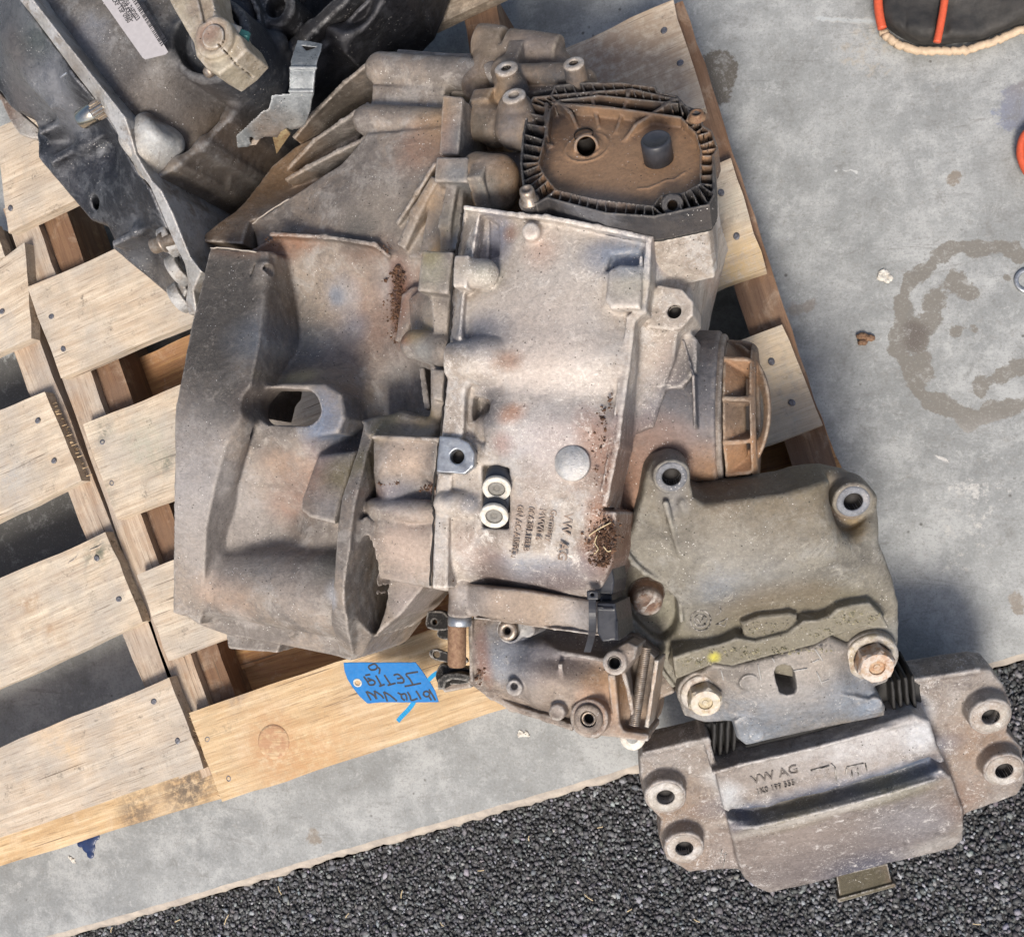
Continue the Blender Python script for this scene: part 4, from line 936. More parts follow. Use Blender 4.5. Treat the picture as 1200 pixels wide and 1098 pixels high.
for x0, y0, pts in ((0, 0, [(700, 627), (697, 636), (701, 644), (693, 651)]), (0, 0, [(707, 640), (712, 646), (716, 645)]), (0, 0, [(690, 628), (698, 622), (716, 612)])):
    c_ = [W(x, y, .396) for x, y in pts]; link('straw', mesh('straw', *tube(spline(c_, 4, False), .0005, 5)), M_straw, GB)
# joint seam
sm_ = [W(x, y, z) for x, y, z in ((541, 250, .380), (538, 278, .372), (532, 310, .388), (530, 338, .384), (529, 376, .386), (525, 402, .386), (523, 424, .392), (523, 440, .384), (520, 473, .392), (516, 511, .392), (509, 560, .390), (507, 589, .389), (508, 607, .389), (504, 686, .380))]
gs = np.random.default_rng(4); sm2 = spline(sm_, 7, False); sm2 = [p+gs.normal(size=3)*np.array([.0005, .0003, .0002]) for p in sm2]
link('gasket_seam', mesh('gasket_seam', *tube(sm2, [.0007+.0007*gs.random() for _ in sm2], 5)), M_hole, GB)
# cast lettering
def lettering(name, text, px, py, h, fr, ang, size, mat, parent, depth=.0008, squash=1, spacing=1.0):
    cu = bpy.data.curves.new(name, 'FONT'); cu.body = text; cu.size = size; cu.extrude = depth; cu.bevel_depth = size*.012; cu.space_character = spacing; cu.resolution_u = 2
    t = bpy.data.objects.new(name, cu); COL.objects.link(t); bpy.context.view_layer.update()
    me = bpy.data.meshes.new_from_object(t.evaluated_get(bpy.context.evaluated_depsgraph_get())); bpy.data.objects.remove(t); me.name = name
    p = fr.p(px, py, h)
    M = fr.mat() @ Matrix.Translation(Vector(p)) @ Matrix.Rotation(math.radians(ang), 4, 'Z') @ Matrix.Diagonal((squash, 1, 1, 1))
    me.materials.clear()
    if 'tint' not in me.color_attributes: setcol(me, 'tint', np.zeros((len(me.vertices), 4)))
    return link(name, me, mat, parent, M)
M_letter = cast('cast_letters', (.30, .22, .165), (.36, .29, .24), (.22, .16, .12), .15, .6, .2)
for t, x, y, z, s_, ang, sq in (('VW  AG', 662, 600, .3975, .0112, -99, 1.0), ('Germany', 646, 597, .3983, .0078, -99, .92), ('MVV0 6', 633, 596, .3985, .0078, -99, 1.05), ('0C6.301.103.B', 620, 594, .3985, .0078, -98, .80), ('GN AC-AlSi9Cu', 607, 592, .398, .0078, -98, .84)):
    lettering('cast_lettering', t, x, y, z, G, ang, s_, M_letter, GB, .0011, sq)
# pale metal eye bracket, round plug, washers
e = Solid(G, .0011); e.prism([(515, 511), (537, 513), (549, 519), (556, 531), (555, 547), (544, 556), (511, 553)], .404, .394, r=.001, k=0)
e.vcyl(535, 535, .41, .38, 8.5, k=0, sub=True, zs=.404); finish(e, 'eye_bracket', M_zinc, GB)
v, f = lathe(W(535, 535, .404)-np.array([0, 0, .012]), (0, 0, 1), [(.0001, 0), (.0064, 0), (.0064, .010)], 20, False); link('bore', mesh('bore', v, f), M_hole, GB)
rim(G, 790, 365, .372, 10.5, 8.3, GB, M_case, .0003)
M_disc = cast('galvanised_disc', (.40, .40, .40), (.50, .50, .50), (.28, .28, .28), .4, .45, .4)
v, f = lathe(W(671, 543, .4052), (0, 0, 1), [(.0147, -.004), (.0147, 0), (.0147, .0022), (.0142, .0028), (.001, .0028)], 40)
o = link('round_plug', mesh('round_plug', v, f), M_disc, GB); setcol(o.data, 'tint', np.zeros((len(v), 4)))
nw = np.array([.12, -.60, .79])
for x, y in ((582, 573), (579, 605)):
    c_ = W(x, y, .404); rr = G.r(16.8, x, y, .396)
    polyc(*lathe(c_-nw/np.linalg.norm(nw)*.010, nw, [(rr*.92, -.012), (rr*.92, .008), (rr*.6, .008)], 32, False), 'plug_collar', M_black_plastic, GB, True)
    w_ = polyc(*lathe(c_, nw, [(rr*.60, -.003), (rr*.98, -.003), (rr, -.002), (rr, 0), (rr*.97, .0008), (rr*.62, .0008), (rr*.60, 0)], 40, False), 'white_washer', M_white, GB, True)
    polyc(*lathe(c_, nw, [(rr*.59, -.004), (rr*.58, -.0005), (rr*.5, .0002), (rr*.2, .0004), (rr*.18, -.0012), (rr*.06, -.0012), (.0001, -.0004)], 32, False), 'plug_head', M_grey, GB, True)
s = Solid(G, .0012); s.prism([(569, 578), (597, 581), (595, 601), (566, 598)], .3975, .36, r=.002); finish(s, 'connector_body', M_black_plastic, GB)
M_capm = cast('tan_cap', (.21, .135, .085), (.14, .095, .065), (.19, .14, .10), .1, .65, .1, 1, (.40, .33, .26))
# --- differential end cap
d = Solid(G, .0015)
d.cyl((838, 480, .250), (852, 480, .250), 88, rd=.003, k=.003)
finish(d, 'end_flange', M_sel, GB, [(855, 480, 60, DARK, .5, .3)])
d = Solid(G, .0015)
d.cyl((850, 482, .250), (858, 482, .245), 82, 74, rd=.003, k=.004)
c_ = np.array(W(858, 484, .250)); rr = .066
for a in (-62, -28, 6, 42, 80, 118, 150, -100):
    ca, sa = math.cos(math.radians(a)), math.sin(math.radians(a))
    p0 = c_+np.array([-.01, 0, 0]); 
    d.add(Pprism3(c_+np.array([-.004, 0, 0]), [1, 0, 0], [0, sa, ca], [(0, .018), (.026, .030), (.026, rr-.004), (.020, rr), (0, rr+.002)], -.0022, .0022, .001), .004)
d.add(Pcyl(c_, c_+np.array([.018, 0, 0]), .040, .032), .004)
d.add(Pcyl(c_-np.array([.004, 0, 0]), c_+np.array([.015, 0, 0]), .067, .050), .003)
d.add(Pcyl(c_+np.array([.019, 0, 0]), c_+np.array([.024, 0, 0]), rr-.002, rr-.006, .001), .002)
d.sub(Pcyl(c_+np.array([.014, 0, 0]), c_+np.array([.05, 0, 0]), rr-.024), .003)
finish(d, 'end_cap', M_capm, GB, [(865, 440, 30, (.34, .19, .10), .6, .27), (868, 540, 30, (.38, .21, .11), .6, .27)])  # orange spots paint warm light onto the ribs
# --- plastic end cover, its face leaning away
nC = np.array([-.02, .56, .83]); nC /= np.linalg.norm(nC)
uC = np.array([1, 0, .024]); uC -= nC*(uC@nC); uC /= np.linalg.norm(uC); vC = np.cross(nC, uC)
FC = Frame(W(690, 250, .412), np.array([uC, vC, nC]))
COV = [(624, 113), (645, 111), (649, 100), (681, 96), (729, 96), (768, 101), (771, 107), (794, 112), (805, 124), (818, 128), (825, 147), (835, 153), (842, 173), (837, 182), (838, 228), (831, 240), (766, 254), (709, 250), (655, 236), (641, 232), (628, 239), (614, 234), (609, 191), (612, 156), (620, 120)]
INN = [(650, 121), (690, 123), (740, 130), (797, 138), (806, 148), (814, 156), (820, 176), (819, 214), (801, 224), (773, 228), (764, 240), (698, 232), (652, 221), (638, 203), (632, 190), (640, 158), (646, 128)]
hF = -.011; hB = -.026
c = Solid(FC, .0012)
P_o = c.poly(COV, 0); P_i = c.poly(INN, 0)
c.add(Pprism(P_o, hB, 0, .001), 0)
# cells between the two walls
def off(P, d):
    P = np.asarray(P); n = len(P); out = []
    ar = sum(P[i][0]*P[(i+1) % n][1]-P[(i+1) % n][0]*P[i][1] for i in range(n)); sg = 1 if ar > 0 else -1
    for i in range(n):
        a, b_, c_ = P[i-1], P[i], P[(i+1) % n]; e1 = (b_-a)/np.linalg.norm(b_-a); e2 = (c_-b_)/np.linalg.norm(c_-b_)
        n1 = np.array([-e1[1], e1[0]])*sg; n2 = np.array([-e2[1], e2[0]])*sg; m_ = n1+n2; m_ /= max(np.linalg.norm(m_)**2/2, .4)
        out.append(b_+m_*d)
    return np.array(out)
Po2 = off(P_o, .0020)
def fn(X, Y, Z):
    a = sdpoly(Po2, X, Y); b_ = -sdpoly(P_i, X, Y)+.0018
    return np.maximum(np.maximum(a, b_), np.maximum(Z-.01, hB+.004-Z))
c.sub(Prim(fn, [P_o[:, 0].min(), P_o[:, 1].min(), hB], [P_o[:, 0].max(), P_o[:, 1].max(), .01]), 0)
c.sub(Pprism(P_i, hF, .01, .001), .002)
def wall(a, b_, h0=0, h1=0, w=.0016, zb=hB+.002, k=.001):
    A = FC.p(*a, h0); B = FC.p(*b_, h1); d_ = (B-A)[:2]; L = np.linalg.norm(d_); d_ /= L; n_ = np.array([-d_[1], d_[0]])*w/2
    c.add(Pprism([A[:2]+n_, B[:2]+n_, B[:2]-n_, A[:2]-n_], zb, max(h0, h1), .0004, 0, lambda X, Y: h0+(h1-h0)*np.clip(((X-A[0])*d_[0]+(Y-A[1])*d_[1])/L, 0, 1)), k)
# ladder ribs: walk along the inner wall and join to the nearest outer point
def walk(P, step):
    out = []; n = len(P)
    for i in range(n):
        a = np.array(P[i], float); b_ = np.array(P[(i+1) % n], float); L = np.linalg.norm(b_-a); k = max(1, int(round(L/step)))
        out += [a+(b_-a)*j/k for j in range(k)]
    return out
for q in walk(COV, 11.0):
    if 640 < q[0] < 812 and q[1] < 135: tgt = (q[0]+6, q[1]+15 if q[0] < 760 else q[1]+20)
    else:
        Ii = np.array(walk(INN, 3)); tgt = Ii[np.argmin(((Ii-q)**2).sum(1))]
        if np.hypot(*(tgt-q)) > 40: continue
    wall(tuple(q), tuple(tgt), -.0008, -.0008, .0014)
# inner truss along the top
for a, b_ in (((648, 111), (697, 107)), ((697, 107), (741, 104)), ((741, 104), (793, 116)), ((655, 117), (700, 112)), ((645, 120), (740, 129)), ((697, 111), (795, 121)), ((700, 123), (798, 137)), ((645, 112), (655, 121))):
    wall(a, b_, 0, 0, .0018, hF, .001)
for a, b_, h1 in (((692, 107), (702, 150), hF+.001), ((738, 104), (721, 156), hF+.001), ((791, 115), (744, 146), -.003), ((744, 146), (731, 165), hF+.001), ((653, 118), (668, 130), -.003), ((668, 130), (677, 150), hF+.001), ((636, 168), (648, 169), hF+.002), ((640, 120), (640, 160), -.001)):
    wall(a, b_, 0 if a[1] < 125 else -.003, h1, .0034, hF-.002, .003)
# cap seats, rings
for x, y, r in ((688, 173, 17), (688, 173, 26)):
    c.add(Ptor(FC.p(x, y, hF), (0, 0, 1), FC.r(r, x, y, hF), .0011), .0015)
c.add(Pcyl(FC.p(687, 173, hF-.003), FC.p(687, 173, hF+.003), FC.r(15, 687, 173, hF)), .002)
c.add(Ptor(FC.p(757, 215, hF-.003), (0, 0, 1), .060, .0036), .001) if False else None
arc = [FC.p(x, y, hF) for x, y in ((747, 222), (760, 221), (772, 216), (780, 212), (790, 211), (802, 203))]
for a_, b_ in zip(arc[:-1], arc[1:]): c.add(Pcap(a_, b_, .0012), .001)
for x, y, r in ((621, 238, 13), (815, 140, 10), (788, 240, 13)):
    c.add(Pcyl(FC.p(x, y, hB), FC.p(x, y, -.001 if x != 621 else -.004), FC.r(r, x, y, 0), None, .001), .002)
c.sub(Pcyl(FC.p(687, 172, hF-.012), FC.p(687, 172, .01), FC.r(11, 687, 172, hF)), .0005)
c.sub(Pcyl(FC.p(788, 241, -.016), FC.p(788, 241, .01), FC.r(6, 788, 241, 0)), .0005)
M_cover = cast('dusty_black_plastic', (.034, .032, .034), (.05, .044, .042), (.026, .026, .03), 0, .5, .03, 1, (.15, .135, .12))
CD = (.36, .215, .12)
bl = [(680, 190, 46, CD, 1), (740, 200, 50, CD, 1), (790, 200, 30, CD, 1), (700, 150, 40, CD, .95), (770, 160, 34, CD, .95), (660, 150, 22, (.14, .08, .045), .8), (656, 215, 18, (.14, .08, .045), .7), (640, 125, 24, (.11, .07, .045), .5), (740, 115, 60, (.10, .065, .042), .55), (632, 110, 12, (.12, .07, .045), .6), (800, 180, 40, CD, .9), (830, 200, 18, (.08, .055, .04), .4), (690, 250, 40, (.15, .15, .16), .6)]
# soft shading of dust: more where the floor is flat
finish(c, 'end_cover', M_cover, GB, bl, .0002)
g_ = Solid(FC, .0014); g_.add(Pprism(off(P_o, .0012), hB-.0035, hB-.0004, .0006), 0); finish(g_, 'cover_gasket', M_rubber, GB, None, 0)
g_ = Solid(FC, .0018); g_.add(Pprism(off(P_o, .005), hB-.06, hB-.0045, .003), 0)
g_.sub(Pprism(FC.p(700, 200, 0)[:2]+np.array([(-.2, .02), (.2, .02), (.2, .2), (-.2, .2)]), -.3, -.05, .001), 0) if False else None
finish(g_, 'cover_seat', M_case, GB, [(700, 270, 60, PALE, .3), (800, 260, 30, (.48, .33, .24), .6)])  # peach spot at the right: light painted into the tint
# black cap on the cover and the floor bore
v, f = lathe(FC.p(772, 187, hF), (0, 0, 1), [(.0128, 0), (.0128, .020), (.0116, .0215), (.0104, .0210), (.0100, .0202), (.001, .0202)], 36)
link('rubber_cap', mesh('rubber_cap', v, f), M_black_plastic, GB, FC.mat())
v, f = lathe(FC.p(687, 172, hF-.012), (0, 0, 1), [(.0001, 0), (.0088, 0), (.0088, .014)], 24, False); link('bore', mesh('bore', v, f), M_hole, GB, FC.mat())
def torx(x, y, h, r, hh, mat, fr, parent, label=None, tilt=None, hexh=False):
    """cap screw: washer flange, head with a six-lobed socket"""
    c_ = fr.p(x, y, h); R_w = fr.r(r, x, y, h); 
    root = link('cap_screw', mesh('cap_screw', *lathe(c_, (0, 0, 1), [(R_w*1.25, 0), (R_w*1.25, .002), (R_w*.98, .003), (R_w, hh*.75), (R_w*.9, hh), (R_w*.62, hh), (R_w*.58, hh*.45), (.0001, hh*.45)], 32, False)), mat, parent, fr.mat())
    q = []
    for k in range(36):
        a = 2*math.pi*k/36; q.append(c_+np.array([math.cos(a), math.sin(a), 0])*R_w*(.44+.13*math.cos(6*a))+np.array([0, 0, hh*.47]))
    link('socket', mesh('socket', *slab(q, (0, 0, -.0005))), M_hole, root, fr.mat())
    return root
torx(621, 237, -.003, 9, .014, M_steel, FC, GB)
torx(817, 139, -.001, 8.5, .006, M_rust, FC, GB)
# --- bosses and castings behind the cover, leaning the same way
u = Solid(FC, .0016)
HB = {}
def tb(x, y, z, r, L, rin, k=.004):
    """tube boss whose mouth, seen at (x,y), stands at height z"""
    h = nC@(W(x, y, z)-FC.O); A = FC.p(x, y, h); r_ = FC.r(r, x, y, h); B = A-np.array([0, 0, L])
    u.add(Pcyl(B, A, r_*1.08, r_, .001), k); u.sub(Pcyl(A-np.array([0, 0, .008]), A+np.array([0, 0, .01]), FC.r(rin, x, y, h)), .0005); HB[x] = (A, h)
    v, f = lathe(A-np.array([0, 0, .0078]), (0, 0, 1), [(.0001, 0), (FC.r(rin, x, y, h)*.98, 0), (FC.r(rin, x, y, h)*.98, .006)], 20, False)
    RIMS.append((x, y, h, r, rin))
    return v, f
RIMS = []
bores = []
bores.append(tb(593, 80, .318, 14, .06, 6)); bores.append(tb(602, 112, .338, 14, .07, 6.5)); bores.append(tb(672, 74, .318, 12.5, .05, 5.5))
def up(x, y, z): return FC.R @ (W(x, y, z)-FC.O)
def uprism(pts, z, L, r=.003, k=.005):
    q = np.array([up(x, y, z) for x, y in pts]); h = q[:, 2].mean(); u.add(Pprism(q[:, :2], h-L, h, r), k)
u.add(Pcyl(up(560, 50, .252), up(592, 54, .255), .0185, None, .004), .003)
u.add(Pcyl(up(595, 58, .256), up(656, 66, .256), .020, None, .003), .003)
uprism([(594, 36), (612, 38), (608, 80), (592, 78)], .285, .05, .003, .003)
u.add(Pcap(up(575, 70, .262), up(560, 100, .272), .016), .012)
u.add(Pcap(up(620, 74, .250), up(655, 80, .250), .016), .010)
uprism([(550, 95), (585, 95), (590, 120), (580, 140), (552, 125)], .300, .06, .006, .01)
uprism([(553, 98), (577, 96), (573, 122), (552, 124)], .312, .03, .002, .003)
u.add(Pcap(up(592, 84, .285), up(601, 108, .300), .014, .016), .008)
u.add(Pcap(up(606, 150, .318), up(604, 130, .318), .021, .017), .006)          # round bulge beneath the boss
u.add(Pcap(up(566, 138, .300), up(580, 150, .305), .018), .008)
u.add(Pcap(up(545, 148, .300), up(566, 148, .305), .014), .006)
u.add(Pcap(up(604, 88, .288), up(668, 86, .292), .010), .004)                    # web to the right boss
uprism([(605, 86), (675, 80), (688, 100), (640, 112), (618, 118)], .288, .05, .003, .004)
u.add(Pcap(up(672, 92, .284), up(684, 96, .280), .013), .006)
uprism([(545, 150), (612, 160), (614, 240), (560, 250), (546, 215)], .318, .05, .004, .006)
u.add(Pcap(up(560, 200, .345), up(584, 206, .345), .0165, .0185), .004)          # dark round nose
u.add(Pcap(up(584, 206, .345), up(584, 225, .335), .0185), .004)
uprism([(550, 185), (568, 184), (567, 216), (549, 216)], .368, .05, .002, .002)
finish(u, 'rear_castings', M_dirty, GB, [(575, 60, 30, (.19, .15, .11), .5, .0), (625, 50, 34, (.15, .13, .12), .7), (640, 95, 40, (.05, .052, .06), .85), (590, 140, 24, (.13, .12, .12), .6), (555, 130, 22, (.10, .085, .07), .7), (585, 215, 22, (.085, .085, .10), .9), (560, 195, 14, (.2, .19, .175), .7), (593, 170, 22, (.26, .16, .09), .7), (602, 112, 14, (.28, .25, .21), .6), (593, 82, 14, (.28, .24, .19), .6), (575, 105, 14, (.28, .19, .11), .7)])
for x, y, h, r, rin in RIMS: rim(FC, x, y, h, r, rin, GB, M_case, .0006)
# --- selector housing at the front end
s = Solid(G, .0015)
s.prism([(554, 722), (600, 722), (690, 738), (740, 745), (768, 770), (760, 850), (757, 862), (713, 857), (699, 866), (678, 861), (667, 849), (643, 841), (597, 832), (560, 806), (550, 798)], .31, .15, r=.003,
        top=[(560, 730, .306), (600, 745, .300), (650, 750, .280), (700, 755, .275), (560, 790, .302), (590, 800, .296), (600, 770, .304), (636, 780, .312), (640, 820, .296), (600, 822, .270), (660, 845, .262), (680, 790, .296), (700, 820, .290), (720, 850, .262), (740, 800, .268), (755, 855, .262), (740, 760, .282)])
s.rib([(551, 728, .312), (552, 796, .306)], .2, 5, .003)
s.rib([(552, 798, .292), (575, 815, .280), (600, 830, .276), (640, 842, .276), (668, 852, .278)], .2, 8, .005, .002)
s.rib([(706, 858, .280), (755, 864, .280)], .2, 9, .004, .002)
s.cap((632, 765, .298), (636, 812, .288), 14, 17, k=.014)
s.rib([(656, 780, .312), (663, 832, .285)], .24, 5, .008)
s.rib([(731, 790, .312), (738, 818, .300), (742, 846, .285)], .22, 5, .003)
s.rib([(742, 792, .312), (736, 846, .280)], .22, 3, .003) if False else None
s.rib([(716, 794, .306), (722, 846, .282)], .22, 9, .012, .003)
s.rib([(590, 754, .300), (640, 762, .302), (716, 775, .308)], .24, 6, .010, .003)
s.vcyl(602, 806, .312, .25, 10, rd=.0015, k=.006); s.vcyl(602, 804, .32, .304, 4, k=.0005, sub=True, zs=.312)
s.vcyl(652, 835, .306, .24, 10, rd=.001, k=.003)
s.vcyl(690, 842, .300, .22, 23, rd=.002, k=.004); rim(G, 690, 842, .3002, 17, 9.5, GB, M_sel, .0035)
s.vcyl(690, 842, .32, .286, 10.5, k=.0005, sub=True, zs=.300)
for a in (-90, 15, 170): s.vcyl(690+14*math.cos(math.radians(a)), 842+14*math.sin(math.radians(a)), .32, .297, 2.6, k=.0005, sub=True, zs=.300)
s.vcyl(720, 777, .330, .24, 15, rd=.0015, k=.004); s.cap((726, 772, .322), (739, 762, .320), 9, k=.004); s.prism([(710, 766), (735, 752), (747, 758), (744, 772), (728, 788)], .326, .27, r=.003, k=.003)
s.vcyl(720, 777, .34, .30, 6.8, k=.0005, sub=True, zs=.330); rim(G, 720, 777, .330, 9, 6.6, GB, M_sel, .0003)
s.vcyl(597, 738, .342, .25, 16, rd=.001, k=.004); s.cyl((597, 738, .338), (617, 737, .338), 7, k=.002); s.vcyl(617, 737, .342, .25, 10, rd=.001, k=.003)
s.vcyl(597, 738, .35, .336, 13, k=.0003, sub=True, zs=.342)
s.prism([(762, 786), (785, 790), (790, 812), (770, 820), (758, 815)], .20, .15, r=.004, k=.004)
s.prism([(512, 796), (530, 788), (550, 790), (552, 806), (520, 812)], .235, .19, r=.003, k=.004)
finish(s, 'selector_housing', M_sel, GB, [(580, 760, 30, (.22, .22, .22), .6), (590, 790, 26, (.19, .23, .28), .6), (568, 770, 8, (.20, .10, .065), .8, .3, (4, 95)), (610, 810, 30, (.28, .24, .21), .6), (640, 780, 24, (.33, .25, .19), .7), (680, 790, 30, (.27, .21, .17), .6), (700, 820, 26, (.40, .25, .14), .8), (650, 835, 11, (.36, .31, .27), .8), (690, 842, 26, (.28, .19, .15), .7), (720, 777, 18, (.30, .25, .22), .6), (735, 860, 26, (.33, .23, .16), .6), (640, 755, 30, (.09, .10, .13), .7, .28, (2, 5)), (700, 755, 20, (.06, .06, .065), .8), (617, 737, 11, (.34, .33, .31), .8)])
for x, y, z, r in ():
    v, f = lathe(W(x, y, z), (0, 0, 1), [(.0001, 0), (G.r(r, x, y, z), 0), (G.r(r, x, y, z), .006)], 20, False); link('bore', mesh('bore', v, f), M_hole, GB)
v, f = lathe(W(690, 842, .3)-np.array([0, 0, .004]), (0, 0, 1), [(G.r(6, 690, 842, .3), 0), (G.r(6, 690, 842, .3), .005), (G.r(9, 690, 842, .3), .005), (G.r(9.6, 690, 842, .3), 0)], 24, False); link('bush', mesh('bush', v, f), M_steel, GB)
rr = G.r(12, 597, 738, .34)
v, f = lathe(W(597, 738, .334), (0, 0, 1), [(rr, 0), (rr, .007), (rr*.88, .009), (rr*.5, .0092), (rr*.36, .008), (rr*.34, .001), (.0001, .001)], 32, False); sc_ = link('hex_plug', mesh('hex_plug', v, f), M_steel, GB)
v, f = lathe(W(597, 738, .3362), (0, 0, 1), [(.0001, 0), (rr*.33, 0), (rr*.33, .006)], 6, False); link('socket', mesh('socket', v, f), M_hole, sc_)
# shaft housing across the top of it
a = Solid(G, .0014)
a.cap((541, 668, .350), (540, 690, .348), 14, 15, k=.006); a.cyl((541, 684, .346), (539, 722, .344), 14, 15, rd=.002, k=.004)
a.prism([(545, 684), (620, 692), (704, 706), (704, 742), (640, 735), (585, 727), (560, 722), (545, 722)], .368, .27, r=.004, k=.006, top=[(550, 690, .358), (700, 712, .362), (560, 705, .366), (700, 725, .368), (560, 720, .356), (700, 740, .352)])
a.rib([(556, 724, .350), (600, 729, .350), (650, 737, .350), (703, 744, .350)], .28, 3, .002)
finish(a, 'shift_shaft_housing', M_sel, GB, [(600, 700, 40, (.30, .235, .185), .7), (650, 712, 34, (.31, .24, .18), .7), (545, 700, 26, (.27, .25, .24), .6), (680, 730, 30, (.30, .30, .31), .5), (541, 662, 14, (.10, .10, .10), .7)])
rr = G.r(14, 538, 728, .33); ax_ = W(539, 722, .334)
polyc(*lathe(ax_, (-.02, -1, 0), [(rr*.6, -.002), (rr, -.002), (rr, .008), (rr*.9, .009), (rr*.6, .009)], 36, False), 'seal_ring', M_zinc, GB, True)
polyc(*lathe(ax_+np.array([-.004, 0, -.004]), (-.03, -1, -.08), [(.0085, 0), (.0085, .045), (.0070, .047), (.0001, .047)], 24, False), 'shift_shaft', M_rust, GB, True)
def lever(pts, z, th, name='lever', mat=None, hole=None):
    q = Solid(G, .0011); q.prism(pts, z, z-th, r=.001, sm=3)
    if hole: q.vcyl(*hole[:2], z+.01, z-th-.01, hole[2], k=0, sub=True, zs=z)
    return finish(q, name, mat or M_rusty, GB, None, .0003)
M_rusty = cast('rusty_lever', (.13, .085, .06), (.09, .065, .05), (.19, .13, .09), .3, .6, .15)
lever([(500, 720), (503, 716), (522, 718), (526, 738), (500, 736)], .268, .012, hole=(509, 729, 3))
lever([(513, 738), (526, 736), (528, 750), (513, 747)], .262, .02)
lever([(502, 764), (510, 760), (526, 765), (545, 770), (545, 778), (510, 774)], .255, .006, hole=(511, 767, 4))
lever([(515, 778), (530, 782), (552, 784), (552, 800), (512, 800)], .245, .02)
s = Solid(G, .0012); s.prism([(512, 797), (520, 790), (536, 788), (552, 792), (552, 799), (530, 796), (522, 800), (520, 808), (513, 808)], .262, .225, r=.002); finish(s, 'lever_guard', M_pale, GB)
# connector, zip tie
s = Solid(G, .0010)
s.prism([(695, 660), (716, 658), (720, 680), (718, 697), (697, 696)], .366, .30, r=.001); s.prism([(699, 706), (721, 707), (726, 750), (706, 752), (700, 742)], .378, .30, r=.001); s.prism([(702, 690), (716, 690), (718, 715), (703, 715)], .352, .30, r=.001)
s.rib([(723, 728, .382), (723, 750, .382)], .33, 1.6); s.rib([(700, 712, .381), (718, 713, .381)], .33, 1.5)
finish(s, 'electrical_connector', M_black_plastic, GB, None, .0001)
s = Solid(G, .0009); s.prism([(687, 692), (701, 693), (701, 703), (688, 703)], .386, .374, r=.001); s.vcyl(694, 697, .39, .381, 2.2, k=0, sub=True, zs=.386)
zz = [(694, 703, .382), (694, 722, .382), (694, 738, .372), (692, 750, .352), (688, 764, .340)]
s.rib(zz, .338, 7, .0) if False else None
finish(s, 'zip_tie', M_black_plastic, GB, None, 0)
P_ = [W(*q) for q in zz]; Pl = spline(P_, 5, False); V = []; F = []
for p in Pl: V += [p+np.array([-.0030, 0, 0]), p+np.array([.0030, 0, 0]), p+np.array([.0030, -.0004, -.0014]), p+np.array([-.0030, -.0004, -.0014])]
for i in range(len(Pl)-1):
    for k in range(4): F.append((i*4+k, i*4+4+k, i*4+4+(k+1) % 4, i*4+(k+1) % 4))
F += [(3, 2, 1, 0), tuple(len(V)-4+k for k in range(4))]; link('zip_tie_tail', mesh('zip_tie_tail', V, F, False), M_black_plastic, GB)
# threaded rod and its strip
A = W(757, 758, .286); B = W(743, 850, .286); d_ = B-A; L = np.linalg.norm(d_); n = 42; prof = []; rr = G.r(6.6, 750, 800, .286)
for i in range(n): t = L*i/n; prof += [(rr*.82, t), (rr, t+L/n*.3), (rr, t+L/n*.6), (rr*.82, t+L/n*.9)]
polyc(*lathe(A, d_, prof, 20), 'coil_spring', M_steel, GB, True)
s = Solid(G, .0012); s.rib([(769, 776, .292), (758, 850, .284)], .24, 5, 0); finish(s, 'spring_guard', M_pale, GB, [(762, 810, 40, (.36, .25, .17), .7)])
polyc(*lathe(W(741, 864, .212), (0, 0, 1), [(.0125, -.01), (.0125, 0), (.0115, .001), (.006, .001)], 30, False), 'washer', M_white, GB, True)
# --- the blue tag tied to the lever
TZ = .180
t0 = W(460, 800, TZ)
TG = empty('blue_tag', t0, 'bright blue plastic tag with upside-down black marker writing, tied below the gearbox flange', 'tag')
nT = np.array([.05, -.30, .95]); nT /= np.linalg.norm(nT); uT = np.array([1, 0, -.05]); uT -= nT*(uT@nT); uT /= np.linalg.norm(uT); FT = Frame(t0, np.array([uT, np.cross(nT, uT), nT]))
def tg(x, y): return (400+x/8.571, 740+y/8.571)
out = [tg(*q) for q in ((18, 312), (150, 308), (400, 310), (745, 308), (795, 370), (850, 450), (900, 520), (945, 600), (980, 710), (700, 714), (400, 712), (262, 725), (180, 650), (110, 560), (60, 480), (30, 400))]
s = Solid(FT, .0006); s.add(Pprism(s.poly(out, 0), -.0011, 0, .0003), 0)
hc = FT.p(*tg(163, 513), 0); s.sub(Pcyl(hc-np.array([0, 0, .01]), hc+np.array([0, 0, .01]), FT.r(4.2, *tg(163, 513), 0)), 0)
o = finish(s, 'tag_plate', M_blue, TG, None, 0)
v, f = lathe(hc, (0, 0, 1), [(.0036, -.0012), (.0047, -.0012), (.0050, .0002), (.0040, .0007), (.0033, .0002), (.0032, -.0012)], 28, False); link('eyelet', mesh('eyelet', v, f), M_white, TG, FT.mat())
